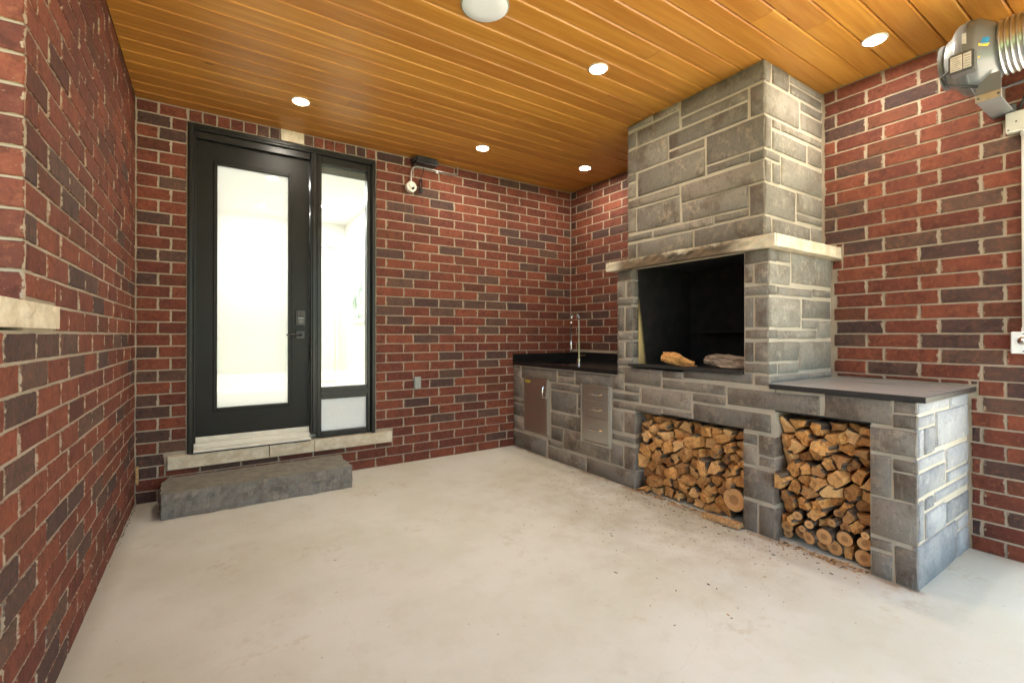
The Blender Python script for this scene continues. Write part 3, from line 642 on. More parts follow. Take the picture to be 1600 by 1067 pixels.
STONES = [('cf',-2.516,-1.959,2.587,2.695),('cf',-2.415,-1.967,2.512,2.572),('cf',-2.516,-2.434,2.397,2.57),('cf',-2.415,-1.861,2.399,2.498),('cf',-1.943,-1.58,2.521,2.635),('cf',-1.943,-1.73,2.649,2.695),('cf',-1.711,-1.487,2.659,2.695),('cf',-1.566,-1.487,2.527,2.637),('cf',-1.852,-1.487,2.334,2.506),('cf',-2.132,-1.864,2.333,2.382),('cf',-2.516,-2.149,2.205,2.383),('cf',-2.135,-1.589,2.146,2.316),('cf',-1.564,-1.487,2.272,2.326),('cf',-1.564,-1.487,2.151,2.256),('cf',-2.421,-2.152,2.145,2.193),('cf',-2.516,-2.43,2.135,2.187),('cf',-2.516,-1.962,2.01,2.123),('cf',-1.943,-1.487,2.071,2.131),('cf',-1.946,-1.58,1.887,2.056),('cf',-1.564,-1.487,1.892,2.066),('cf',-2.419,-1.967,1.877,2.002),('cf',-2.516,-2.43,1.821,1.996),('cf',-2.419,-2.202,1.825,1.865),('cf',-2.192,-1.73,1.819,1.868),('cf',-1.711,-1.487,1.824,1.865),('cf',-2.516,-2.06,1.68,1.806),('cf',-2.045,-1.583,1.68,1.802),('cf',-1.566,-1.487,1.68,1.801),('cs',3.058,3.121,2.581,2.695),('cs',3.144,3.326,2.587,2.695),('cs',3.351,3.75,2.656,2.695),('cs',3.351,3.75,2.588,2.641),('cs',3.058,3.446,2.394,2.565),('cs',3.481,3.75,2.519,2.57),('cs',3.481,3.75,2.403,2.502),('cs',3.058,3.126,2.2,2.379),('cs',3.146,3.231,2.33,2.378),('cs',3.247,3.75,2.336,2.382),('cs',3.146,3.544,2.204,2.311),('cs',3.571,3.75,2.208,2.319),('cs',3.058,3.226,2.142,2.188),('cs',3.058,3.126,2.009,2.127),('cs',3.146,3.226,2.014,2.125),('cs',3.247,3.75,2.016,2.179),('cs',3.058,3.405,1.817,1.992),('cs',3.43,3.75,1.881,1.999),('cs',3.43,3.75,1.828,1.866),('cs',3.058,3.121,1.68,1.803),('cs',3.146,3.587,1.68,1.799),('cs',3.614,3.75,1.68,1.806),('bs',3.007,3.083,1.539,1.605),('bs',3.093,3.234,1.543,1.605),('bs',3.007,3.234,1.411,1.525),('bs',3.259,3.75,1.429,1.605),('bs',3.007,3.083,1.351,1.401),('bs',3.097,3.503,1.352,1.398),('bs',3.519,3.75,1.36,1.404),('bs',3.007,3.351,1.17,1.334),('bs',3.384,3.75,1.227,1.337),('bs',3.384,3.555,1.163,1.213),('bs',3.573,3.75,1.106,1.211),('bs',3.007,3.089,1.105,1.154),('bs',3.103,3.555,1.103,1.15),('bs',3.007,3.329,0.976,1.084),('bs',3.344,3.75,0.915,1.082),('bs',3.007,3.087,0.907,0.962),('bs',3.103,3.329,0.906,0.96),('bs',3.007,3.462,0.858,0.895),('bs',3.478,3.75,0.858,0.889),('bf',-2.563,-2.425,1.536,1.605),('bf',-2.471,-2.427,1.427,1.533),('bf',-2.563,-2.485,1.418,1.527),('bf',-2.563,-2.425,1.35,1.402),('bf',-2.474,-2.427,1.17,1.339),('bf',-2.563,-2.487,1.17,1.335),('bf',-2.563,-2.429,1.105,1.152),('bf',-2.474,-2.427,0.972,1.083),('bf',-2.563,-2.485,0.976,1.084),('bf',-2.563,-2.429,0.91,0.96),('bf',-2.563,-2.487,0.843,0.895),('bf',-2.469,-2.014,0.844,0.899),('bf',-1.573,-1.434,1.533,1.605),('bf',-1.503,-1.428,1.41,1.526),('bf',-1.573,-1.528,1.409,1.523),('bf',-1.573,-1.428,1.351,1.394),('bf',-1.494,-1.428,1.157,1.333),('bf',-1.573,-1.515,1.159,1.332),('bf',-1.573,-1.428,1.089,1.142),('bf',-1.494,-1.428,0.953,1.071),('bf',-1.573,-1.512,0.959,1.076),('bf',-1.573,-1.428,0.897,0.94),('bf',-1.494,-1.428,0.836,0.879),('bf',-2.818,-2.321,0.711,0.811),('bf',-1.827,-1.503,0.77,0.882),('bf',-2.005,-1.846,0.837,0.882),('bf',-2.306,-1.85,0.762,0.82),('bf',-1.641,-1.503,0.707,0.75),('bf',-2.067,-1.662,0.636,0.747),('bf',-2.306,-2.085,0.702,0.749),('bf',-1.637,-1.383,0.64,0.685),('bf',-1.833,-1.383,0.571,0.618),('bf',-2.072,-1.851,0.583,0.621),('bf',-2.573,-2.088,0.582,0.684),('bf',-1.493,-1.378,0.712,0.814),('bf',-0.121,-0.003,0.695,0.812),('bf',-0.689,-0.144,0.703,0.812),('bf',-0.93,-0.715,0.763,0.812),('bf',-0.93,-0.715,0.706,0.751),('bf',-1.032,-0.618,0.638,0.691),('bf',-1.371,-0.948,0.707,0.812),('bf',-0.193,-0.003,0.506,0.692),('bf',-0.193,-0.003,0.449,0.491),('bf',-0.193,-0.003,0.318,0.433),('bf',-0.193,-0.003,0.185,0.3),('bf',-0.958,-0.618,0.452,0.625),('bf',-1.032,-0.976,0.517,0.625),('bf',-1.032,-0.976,0.455,0.503),('bf',-1.029,-0.618,0.314,0.434),('bf',-0.777,-0.618,0.19,0.3),('bf',-1.344,-0.796,0.136,0.311),('bf',-0.544,-0.003,0.004,0.156),('bf',-0.78,-0.571,0.125,0.168),('bf',-1.073,-0.571,0.004,0.111),('bf',-1.594,-1.089,0.004,0.122),('bf',-1.483,-1.373,0.398,0.554),('bf',-1.6,-1.498,0.4,0.552),('bf',-1.6,-1.378,0.328,0.37),('bf',-1.483,-1.359,0.139,0.293),('bf',-1.6,-1.498,0.131,0.3),('bf',-2.493,-2.417,0.502,0.557),('bf',-2.493,-2.417,0.385,0.487),('bf',-2.591,-2.508,0.453,0.56),('bf',-2.591,-2.508,0.392,0.438),('bf',-2.591,-2.417,0.193,0.365),('bf',-2.495,-2.417,0.004,0.173),('bf',-2.591,-2.508,0.004,0.168),('bf',-3.114,-2.84,0.712,0.828),('bf',-3.205,-3.121,0.774,0.828),('bf',-3.205,-3.121,0.707,0.764),('bf',-3.205,-3.034,0.584,0.695),('bf',-3.109,-3.034,0.383,0.568),('bf',-3.205,-3.121,0.513,0.562),('bf',-3.205,-3.121,0.382,0.501),('bf',-3.205,-3.034,0.196,0.372),('bf',-3.11,-3.034,0.135,0.18),('bf',-3.114,-3.034,0.004,0.118),('bf',-3.205,-3.125,0.004,0.172),('es',3.007,3.446,0.776,0.828),('es',3.468,3.75,0.762,0.828),('es',3.007,3.228,0.713,0.761),('es',3.253,3.75,0.597,0.762),('es',3.007,3.076,0.582,0.704),('es',3.095,3.228,0.585,0.702),('es',3.007,3.369,0.525,0.573),('es',3.404,3.75,0.464,0.569),('es',3.007,3.377,0.405,0.51),('es',3.41,3.75,0.407,0.454),('es',3.238,3.75,0.345,0.388),('es',3.106,3.213,0.333,0.386),('es',3.007,3.076,0.211,0.388),('es',3.106,3.369,0.207,0.321),('es',3.399,3.75,0.209,0.308),('es',3.576,3.75,0.139,0.188),('es',3.007,3.546,0.004,0.195),('es',3.576,3.75,0.004,0.126)]
sr = random.Random(5)
def put_stone(pl, a, b, z0, z1, i):
    j = sr.uniform(-.0015, .0015)
    if pl in ('cf', 'bf'):
        x = XC if pl == 'cf' else XF
        link('stone', stone_mesh(b - a, z1 - z0, 'stone', i, 1.3), fp, (x + j, (a + b) / 2, (z0 + z1) / 2), (0, 0, R(-90)))
    else:
        y = {'cs': YC, 'bs': YB, 'es': YE, 'jl': -1.571, 'nl': NL1, 'nr': NR1}[pl]
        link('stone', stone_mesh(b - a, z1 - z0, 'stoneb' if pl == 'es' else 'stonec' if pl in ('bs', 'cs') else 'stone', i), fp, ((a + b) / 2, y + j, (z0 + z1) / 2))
for i, s in enumerate(STONES): put_stone(*s, i)
i = 500
for pl, a, b, z0, z1 in STONES:                # the returns of the openings' left jambs
    if pl == 'bf' and abs(a - -1.571) < .02 and z0 > .9 and b > -1.56: put_stone('jl', XF + .004, 3.080, z0, z1, i); i += 1
    if pl == 'bf' and abs(a - NL1) < .02 and z1 < .58: put_stone('nl', XF + .004, 3.10, z0, z1, i); i += 1
    if pl == 'bf' and abs(a - NR1) < .025 and z1 < .70: put_stone('nr', XF + .004, 3.10, z0, z1, i); i += 1
# far side of the body and chimney (seen only from a step aside)
for (y, xx, zlo, zhi) in ((-1.4257, XF, .95, 1.60), (-1.487, XC, 1.69, H - .01)):
    z = zlo; rg = random.Random(int(zlo * 100))
    while z < zhi - .03:
        h = min(rg.choice([.06, .1, .14]), zhi - z); x = xx + .006
        while x < X1 - .02:
            L = min(rg.uniform(.14, .34), X1 - .012 - x)
            if L > .03: link('stone', stone_mesh(L - .01, h - .01, 'stone', i), fp, (x + L / 2, y, z + h / 2), (0, 0, R(180))); i += 1
            x += L
        z += h
# ---- counter with sink
ct = MB()
a0, a1, b0, b1 = 2.992, X1, -1.4245, -.0015; s0, s1, t0, t1 = 3.12, 3.50, -.62, -.20
for r_ in ((a0, s0, b0, b1), (s1, a1, b0, b1), (s0, s1, b0, t0), (s0, s1, t1, b1)): ct.box(*r_, .825, .857)
ct.box(a0, X1, -.0205, -.002, .8575, .934, .002).box(X1 - .0195, X1, -1.4245, -.021, .8575, .944, .002)
ct.build('countertop', 'granite', fp)
sk = MB()
for r_ in ((s0 - .012, s0 - .001, t0 - .01, t1 + .01), (s1 + .001, s1 + .012, t0 - .01, t1 + .01), (s0 - .001, s1 + .001, t0 - .012, t0 - .001), (s0 - .001, s1 + .001, t1 + .001, t1 + .012)): sk.box(*r_, .71, .8245)
sk.box(s0, s1, t0, t1, .702, .712).build('sink_basin', 'sink', fp)
fx, fy, fz = 3.25, -.717, .857
fc = MB().lathe([(0, .028), (.006, .028), (.008, .020), (.05, .020), (.054, .013)], (fx, fy, fz), (0, 0, 1), 20).tube([(fx, fy, fz + .05), (fx, fy, fz + .41)], .0095, 12)
fc.tube([(fx, fy, fz + .075), (fx + .03, fy - .05, fz + .085)], .006, 8)
fau = fc.build('sink_faucet', 'chrome', fp, smooth=True)
arch = [(fx, fy + .055 - .055 * math.cos(R(a)), fz + .41 + .055 * math.sin(R(a))) for a in range(0, 181, 10)] + [(fx, fy + .110, fz + .41 - .02 * k) for k in range(1, 11)]
MB().tube(arch, .0065, 8).build('hose', 'rubber', fau, smooth=True)
hel = []
acc = [Vector(p) for p in arch]; NSEG = len(acc) - 1; turns = 34
for q in range(turns * 7 + 1):
    u = q / (turns * 7) * NSEG; k = min(int(u), NSEG - 1); p = acc[k].lerp(acc[k + 1], u - k); tn = (acc[k + 1] - acc[k]).normalized(); ax = Vector((1, 0, 0)); bx = tn.cross(ax)
    an = q / 7 * 2 * math.pi; hel.append(p + (ax * math.cos(an) + bx * math.sin(an)) * .011)
MB().tube(hel, .0018, 4).build('spring', 'chrome', fau, smooth=True)
e = arch[-1]; MB().tube([e, (e[0], e[1], e[2] - .03), (e[0], e[1], e[2] - .085), (e[0], e[1], e[2] - .10)], [.010, .013, .014, .009], 12).tube([(fx, fy, fz + .30), (fx, fy + .10, fz + .30)], .004, 8).build('spray_head', 'chrome', fau, smooth=True)
# ---- side table top
ts = MB().box(2.990, X1, -3.238, YB - .002, .8285, .8555, .0025).build('table_slab', ['slate', 'slab'], fp)
for f in ts.data.polygons: f.material_index = 0 if f.normal.z > .9 else 1
# ---- access door
ad = MB().box(2.999, XF + .003, -.588, -.196, .196, .722, .002).box(2.993, 2.9985, -.572, -.212, .214, .706, .002).build('access_door', 'steel', fp)
MB().tube([(2.992, -.535, .655), (2.972, -.535, .645), (2.966, -.535, .60), (2.972, -.535, .553), (2.992, -.535, .543)], .005, 8).build('handle', 'chrome', ad, smooth=True)
MB().box(2.9915, 2.9925, -.300, -.228, .668, .690).build('warning_label', 'yellow', ad)
MB().box(2.9908, 2.9913, -.292, -.236, .680, .684).box(2.9908, 2.9913, -.286, -.242, .673, .676).build('label_print', 'ink', ad)
# ---- drawers
du = MB().box(2.999, XF + .003, -1.376, -1.028, .247, .722, .002).box(2.988, 2.9985, -1.376, -1.360, .247, .722, .002).box(2.988, 2.9985, -1.044, -1.028, .247, .722, .002).box(2.988, 2.9985, -1.3595, -1.0445, .706, .722, .002).box(2.988, 2.9985, -1.3595, -1.0445, .247, .264, .002).build('drawer_unit', 'steel', fp)
for (za, zb, hz) in ((.603, .700, .655), (.466, .598, .535), (.270, .461, .375)):
    MB().box(2.990, 2.9985, -1.355, -1.049, za, zb, .003).build('drawer_front', 'steel', du)
    MB().tube([(2.989, -1.155, hz), (2.970, -1.165, hz - .003), (2.965, -1.20, hz - .004), (2.965, -1.235, hz - .004), (2.970, -1.270, hz - .003), (2.989, -1.280, hz)], .0055, 8).build('drawer_handle', 'chrome', du, smooth=True)

# ================================================================= firewood
LOGS = {'left':[(-1.648,0.536,0.0),(-1.676,0.477,0.0),(-1.75,0.529,0.0),(-1.804,0.538,0.0),(-1.898,0.544,0.0),(-1.958,0.499,0.0),(-2.055,0.515,0.0),(-2.137,0.521,0.0),(-2.233,0.545,0.0),(-2.363,0.527,0.0),(-1.63,0.406,0.0),(-1.699,0.405,0.0),(-1.76,0.465,0.0),(-1.831,0.49,0.0),(-1.841,0.44,0.0),(-1.804,0.385,0.0),(-1.943,0.45,0.0),(-2.073,0.425,0.0),(-2.258,0.492,0.0),(-2.378,0.467,0.0),(-1.67,0.296,0.0),(-1.749,0.352,0.0),(-1.798,0.297,0.0),(-1.893,0.364,0.0),(-1.968,0.388,0.0),(-2.002,0.345,0.0),(-2.163,0.435,0.0),(-2.295,0.431,0.0),(-2.241,0.396,0.0),(-2.257,0.369,0.0),(-2.323,0.376,0.0),(-2.378,0.411,0.0),(-1.659,0.226,0.0),(-1.704,0.187,0.0),(-1.846,0.243,0.0),(-1.918,0.293,0.0),(-2.087,0.359,0.0),(-2.163,0.368,0.0),(-2.073,0.287,0.0),(-1.968,0.238,0.0),(-2.207,0.296,0.0),(-2.145,0.304,0.0),(-2.303,0.319,0.0),(-2.346,0.314,0.0),(-2.397,0.356,0.0),(-2.397,0.305,0.0),(-1.641,0.104,0.0),(-1.749,0.149,0.0),(-1.814,0.166,0.0),(-1.887,0.184,0.0),(-2.035,0.213,0.0),(-1.749,0.092,0.0),(-1.867,0.11,0.0),(-2.109,0.168,0.0),(-2.215,0.204,0.0),(-2.274,0.258,0.0),(-2.306,0.229,0.0),(-2.362,0.259,0.0),(-1.647,0.042,0.0),(-1.659,0.0,0.0),(-1.76,0.02,0.0),(-1.867,0.059,0.0),(-1.918,0.107,0.0),(-1.987,0.118,0.0),(-1.928,0.043,0.0),(-1.997,0.046,0.0),(-2.073,0.097,0.0),(-2.163,0.135,0.0),(-2.249,0.175,0.0),(-2.145,0.09,0.0),(-2.082,0.039,0.0),(-2.171,0.027,0.0),(-2.215,0.088,0.0),(-2.007,0.165,0.0),(-2.315,0.556,0.0),(-2.342,0.141,0.071)],'right':[(-2.701,0.673,0.0),(-2.615,0.609,0.0),(-2.624,0.556,0.0),(-2.798,0.645,0.0),(-2.867,0.657,0.0),(-2.954,0.679,0.0),(-3.002,0.664,0.0),(-2.734,0.586,0.0),(-2.882,0.609,0.0),(-2.94,0.624,0.0),(-2.988,0.605,0.0),(-2.684,0.523,0.0),(-2.624,0.447,0.0),(-2.718,0.472,0.0),(-2.778,0.495,0.0),(-2.814,0.554,0.0),(-2.904,0.547,0.0),(-3.001,0.552,0.0),(-2.896,0.496,0.0),(-2.995,0.506,0.0),(-2.688,0.412,0.0),(-2.742,0.421,0.0),(-2.848,0.464,0.0),(-2.939,0.477,0.0),(-2.623,0.337,0.0),(-2.742,0.364,0.0),(-2.802,0.363,0.0),(-2.881,0.409,0.0),(-2.981,0.435,0.0),(-3.015,0.412,0.0),(-2.684,0.304,0.0),(-2.758,0.303,0.0),(-2.851,0.326,0.0),(-2.935,0.342,0.0),(-3.001,0.337,0.0),(-2.658,0.234,0.0),(-2.73,0.238,0.0),(-2.794,0.253,0.0),(-2.866,0.28,0.0),(-2.632,0.171,0.0),(-2.896,0.255,0.0),(-2.984,0.284,0.0),(-2.605,0.117,0.0),(-2.654,0.133,0.0),(-2.782,0.189,0.0),(-2.987,0.237,0.0),(-2.805,0.15,0.0),(-2.96,0.195,0.0),(-2.917,0.057,0.0),(-2.932,0.226,0.0),(-2.806,0.432,0.0),(-2.696,0.161,0.025),(-2.87,0.218,0.023),(-2.632,0.076,0.03),(-2.727,0.105,0.018),(-2.759,0.138,0.022),(-2.859,0.177,0.02),(-2.899,0.157,0.027),(-3.011,0.175,0.026),(-2.627,0.034,0.026),(-2.696,0.059,0.036),(-2.756,0.067,0.033),(-2.822,0.094,0.039),(-2.906,0.109,0.037),(-2.997,0.124,0.036),(-2.801,0.033,0.034),(-2.862,0.048,0.038),(-2.989,0.049,0.051)]}
def clip(poly, p, q, wp, wq):
    """keep the part of poly nearer to p (power diagram)"""
    nx, ny = q[0] - p[0], q[1] - p[1]; c = (q[0] ** 2 + q[1] ** 2 - wq - p[0] ** 2 - p[1] ** 2 + wp) / 2; out = []
    for i in range(len(poly)):
        a, b = poly[i], poly[(i + 1) % len(poly)]; da = a[0] * nx + a[1] * ny - c; db = b[0] * nx + b[1] * ny - c
        if da <= 0: out.append(a)
        if (da < 0) != (db < 0): t = da / (da - db); out.append((a[0] + (b[0] - a[0]) * t, a[1] + (b[1] - a[1]) * t))
    return out
lr_ = random.Random(21)
def make_log(poly, depth, rnd, r):
    """poly in (u, v) metres about the log's centre; the sawn or split end faces local -Y"""
    V = []; F = []; I = []; UV = []
    n = len(poly)
    mx = max(math.hypot(*p) for p in poly)
    tl = (r.uniform(-.28, .28), r.uniform(-.35, .15)) if not rnd else (r.uniform(-.1, .1), r.uniform(-.1, .1))
    tw = r.uniform(-.10, .10)
    for ring, (y, s) in enumerate(((0, .86 if not rnd else .97), (.012, 1.0), (depth * .5, .98), (depth, .9))):
        for k, p in enumerate(poly):
            j = 0 if rnd else .0045
            yy = y + (p[0] * tl[0] + p[1] * tl[1] if ring < 2 else 0) + (r.uniform(-j, j) * 1.5 if ring < 2 else 0)
            V.append((p[0] * s + r.uniform(-j, j) * .6 + tw * y * .15, yy, p[1] * s + r.uniform(-j, j) * .6)); UV.append((p[0] / mx, p[1] / mx))
    V.append((0, r.uniform(-.010, .006) if not rnd else 0, 0)); UV.append((0, 0)); cc = len(V) - 1
    for k in range(n): F.append((k, (k + 1) % n, cc)); I.append(2 if rnd else 0)
    bark = [rnd or r.random() < .38 for _ in range(n)]
    for g in range(3):
        for k in range(n):
            a = g * n + k; b = g * n + (k + 1) % n; F.append((b, a, a + n, b + n)); I.append(1 if bark[k] else 0)
    F.append(tuple(range(3 * n, 4 * n))); I.append(0)
    # bark-clad rounded chunk: some fronts are bark end to end
    return mesh('log', V, F, ['split', 'bark', 'grain'], I, UV)
ORD = ['first', 'second', 'third', 'fourth', 'fifth', 'sixth', 'seventh', 'eighth', 'ninth', 'tenth', 'eleventh', 'twelfth', 'thirteenth', 'fourteenth', 'fifteenth']
def place_words(seeds, zt, nrow):
    band = {}
    for n_, (y, z, rr) in enumerate(seeds): band.setdefault(min(nrow - 1, max(0, int((zt - z) / zt * nrow))), []).append((-y, n_))
    out = {}; keys = sorted(band)
    for q, k in enumerate(keys):
        L = sorted(band[k]); rown = 'top row' if q == 0 else 'bottom row' if q == len(keys) - 1 else ORD[q] + ' row down'
        for m_, (_, n_) in enumerate(L): out[n_] = rown + ', ' + ('leftmost' if m_ == 0 else 'rightmost' if m_ == len(L) - 1 else ORD[m_] + ' from left')
    return out
def stack(seeds, y0, y1, zt, grp, labels, side):
    words = place_words(seeds, zt, 8 if side == 'left' else 9)
    bound = [(y0 + .004, .004), (y1 - .004, .004), (y1 - .004, zt - .022), (y0 + .004, zt - .022)]
    for n_, (y, z, rr) in enumerate(seeds):
        y = min(max(y, y0 + .02), y1 - .02); z = max(z, .02); wp = (rr or .030) ** 2
        poly = list(bound)
        for m_, (y2, z2, r2) in enumerate(seeds):
            if m_ != n_ and abs(y2 - y) < .35 and abs(z2 - z) < .35: poly = clip(poly, (y, z), (min(max(y2, y0 + .02), y1 - .02), max(z2, .02)), wp, (r2 or .030) ** 2)
        if len(poly) < 3: continue
        if rr: 
            rad = min(rr, y - y0 - .002 if y - y0 < rr else rr, y1 - .002 - y if y1 - y < rr else rr); rad = max(rad, .016); z = max(z, rad + .003)
            loc = [(math.cos(2 * math.pi * k / 14) * rad * lr_.uniform(.96, 1.04), math.sin(2 * math.pi * k / 14) * rad * lr_.uniform(.95, 1.05)) for k in range(14)]; cy, cz = y, z
        else:
            cy = sum(p[0] for p in poly) / len(poly); cz = sum(p[1] for p in poly) / len(poly)
            s = lr_.uniform(.80, 1.0); loc = [((p[0] - cy) * s, (p[1] - cz) * s) for p in poly]
            # split long edges so the outline is not a clean polygon
            l2 = []
            for k, p in enumerate(loc):
                q = loc[(k + 1) % len(loc)]; l2.append(p)
                if math.dist(p, q) > .03:
                    f_ = lr_.uniform(.35, .65); o_ = lr_.uniform(-.006, .004); dx, dy = q[0] - p[0], q[1] - p[1]; LL = math.hypot(dx, dy)
                    l2.append((p[0] + dx * f_ + dy / LL * o_, p[1] + dy * f_ - dx / LL * o_))
            loc = l2
        loc = [(-p[0], p[1]) for p in loc][::-1]     # local +X points to world -Y
        me = make_log(loc, lr_.uniform(.30, .38), bool(rr), lr_)
        prot = lr_.uniform(-.016, .085); 
        if side == 'right' and n_ == 24: prot = -.05
        ang = (lr_.uniform(-.13, .13), 0 if rr else lr_.uniform(-.22, .22), R(-90) + lr_.uniform(-.22, .22))
        lab, g2 = labels(n_, rr)
        if g2: lab += ', ' + words[n_]
        thing('firewood_log', lab, 'firewood', g2, (XF + .012 + prot, cy, cz), ang, me)
nl = len(LOGS['left']); nrr = len(LOGS['right'])
stack(LOGS['left'], NL0, NL1, NLT, 'L', lambda n, r: ('big round log with dark heart at lower right of the left niche', None) if r else ('split firewood in the left niche', 'split firewood stacked in the left niche'), 'left')
def rl(n, r):
    if n == nrr - 1: return ('largest round log at the bottom right corner of the right niche', None)
    if r: return ('round branch log in the right niche', 'round logs at the bottom of the right niche')
    return ('split firewood in the right niche', 'split firewood stacked in the right niche')
stack(LOGS['right'], NR0, NR1, NRT, 'R', rl, 'right')
# dark second row behind, real logs too
for (y0, y1, zt, nm) in ((NL0, NL1, NLT, 'left'), (NR0, NR1, NRT, 'right')):
    b = MB(); r = random.Random(8); y = y0 + .05
    while y < y1 - .03:
        z = .04
        while z < zt - .07:
            b.tube([(3.33, y + r.uniform(-.01, .01), z), (3.62, y, z)], r.uniform(.034, .042), 6); z += .08
        y += .08
    stuff(thing('rear_firewood', 'second row of firewood hidden in the dark of the %s niche' % nm, 'firewood', data=b.build('tmp', 'bark').data))
for o in [o for o in bpy.data.objects if o.name.startswith('tmp')]: bpy.data.objects.remove(o)
# flat split slab lying under the round log
V, F = rough_prism(rect(-.115, .115, -.028, .028), -.011, .011, .03, .004, 2, 61)
thing('firewood_slab', 'pale flat split slab lying at the lower right front of the left niche', 'firewood', loc=(2.975, -2.30, .017), rot=(0, .03, R(92)), data=None)
MB().add(V, F).build('slab', 'tablew', bpy.data.objects['firewood_slab'])
# pieces in the firebox
def chunk(name, label, L, rad, loc, rot, mats, seed):
    r = random.Random(seed); V = []; F = []; I = []; n = 9; k = 7
    for i in range(k):
        t = i / (k - 1); s = (.72 + .5 * math.sin(math.pi * min(1, t * 1.1 + .05))) * (1 - .35 * t)
        for j in range(n):
            a = 2 * math.pi * j / n; q = rad * s * r.uniform(.62, 1.22); V.append((t * L - L / 2 + r.uniform(-.008, .008), q * math.cos(a), q * .8 * math.sin(a)))
    for i in range(k - 1):
        for j in range(n): a = i * n + j; b = i * n + (j + 1) % n; F.append((a, b, b + n, a + n)); I.append(1 if (j < 4 and len(mats) > 1) else 0)
    F += [tuple(range(n))[::-1], tuple(range((k - 1) * n, k * n))]; I += [0, 0]
    thing(name, label, 'firewood', None, loc, rot, mesh(name, V, F, mats, I))
chunk('firewood_chunk', 'short orange split wood chunk lying at left on the hearth slab', .21, .047, (3.075, -1.92, .955), (0, .22, R(-62)), ['split'], 3)
chunk('bark_log', 'grey bark-covered half log lying at right inside the hearth opening', .34, .054, (3.13, -2.29, .955), (.3, .06, R(-78)), ['greybark'], 4)
chunk('wood_splinter', 'thin splinter of wood beside the orange chunk on the hearth', .11, .010, (3.05, -2.02, .923), (0, 0, R(-85)), ['split'], 5)
# ragged chips and bark crumbs on the floor in front of the niches
b = MB(); r = random.Random(14)
for q in range(150):
    y = r.uniform(-3.03, -1.58); x = 3.0 - abs(r.gauss(0, .10)) - .004 if r.random() < .8 else r.uniform(1.9, 3.0)
    if -2.6 < y < -2.416 and r.random() < .6: continue
    L = r.uniform(.002, .009) * (2.4 if r.random() < .12 and x > 2.9 else 1); w_ = r.uniform(.0012, .004); a = r.uniform(0, math.pi); h = r.uniform(.001, .003); ca, sa = math.cos(a), math.sin(a)
    P = [(x + u * ca - v * sa, y + u * sa + v * ca) for u, v in ((-L, -w_), (L, -w_ * .4), (L * .8, w_), (-L * .7, w_ * .6))]
    b.add([(p[0], p[1], .0005) for p in P] + [(p[0], p[1], .0005 + h) for p in P], [(0, 1, 5, 4), (1, 2, 6, 5), (2, 3, 7, 6), (3, 0, 4, 7), (4, 5, 6, 7)], 0 if r.random() < .45 else 1)
for q in range(260):
    y = r.choice((r.uniform(-3.03, -2.6), r.uniform(-2.416, -1.6), r.uniform(-2.416, -1.6))); x = 3.03 - abs(r.gauss(0, .022)); L = r.uniform(.004, .022); w_ = r.uniform(.001, .003); a = r.uniform(0, math.pi); h = r.uniform(.001, .004); ca, sa = math.cos(a), math.sin(a)
    P = [(x + u * ca - v * sa, y + u * sa + v * ca) for u, v in ((-L, -w_), (L, -w_ * .4), (L * .8, w_), (-L * .7, w_ * .6))]
    b.add([(p[0], p[1], .0005) for p in P] + [(p[0], p[1], .001 + h) for p in P], [(0, 1, 5, 4), (1, 2, 6, 5), (2, 3, 7, 6), (3, 0, 4, 7), (4, 5, 6, 7)], 0 if r.random() < .7 else 1)
stuff(b.build('wood_chips', ['tablew', 'bark']))
# grit along the left wall foot
b = MB(); r = random.Random(15)
for q in range(80):
    y = -abs(r.gauss(0, .5)); x = .004 + abs(r.gauss(0, .006)); s = r.uniform(.001, .004)
    if y < -1.4: continue
    b.add([(x - s, y, .001), (x, y - s, .001), (x + s, y, .001), (x, y + s, .001), (x, y, s * 1.3)], [(0, 1, 4), (1, 2, 4), (2, 3, 4), (3, 0, 4)])
stuff(b.build('grit', 'dirt'))
wd = thing('wood_block', 'small scrap of wood wedged in the brick corner left of the step', 'wood scrap', loc=(.012, -.02, .20)); MB().box(-.006, .010, -.012, .008, -.06, .06, .003).build('scrap', 'tablew', wd)

# ================================================================= ceiling lamps and speaker
for (x, y, lab) in ((.923, -.545, 'lit round ceiling light above the glass door'), (2.332, -.542, 'lit round ceiling light midway along the back wall, right of the black box'), (3.366, -.671, 'lit round ceiling light in the far corner above the sink'),
                    (2.332, -1.925, 'lit round ceiling light in mid ceiling just left of the chimney'), (3.379, -2.93, 'lit round ceiling light right of the chimney near the exhaust fan')):
    t = thing('ceiling_light', lab, 'ceiling light', 'recessed ceiling lights in the plank ceiling', (x, y, H))
    MB().lathe([(-.004, .058), (.0035, .058), (.0065, .053), (.0065, .048), (.002, .0478)], (0, 0, 0), (0, 0, -1), 28).build('trim_ring', 'white', t, smooth=True)
    MB().lathe([(.0048, .0475), (.0054, .0475)], (0, 0, 0), (0, 0, -1), 28).build('lens', 'lens', t, smooth=True)
t = thing('ceiling_speaker', 'large white round ceiling speaker at the top edge of the view', 'speaker', loc=(1.51, -2.012, H))
MB().lathe([(-.003, .116), (.004, .116), (.008, .110)], (0, 0, 0), (0, 0, -1), 48).build('rim', 'outlet', t, smooth=True)
MB().lathe([(.0082, .1095), (.011, .106), (.012, .06)], (0, 0, 0), (0, 0, -1), 48).build('grille', 'grille', t, smooth=True)

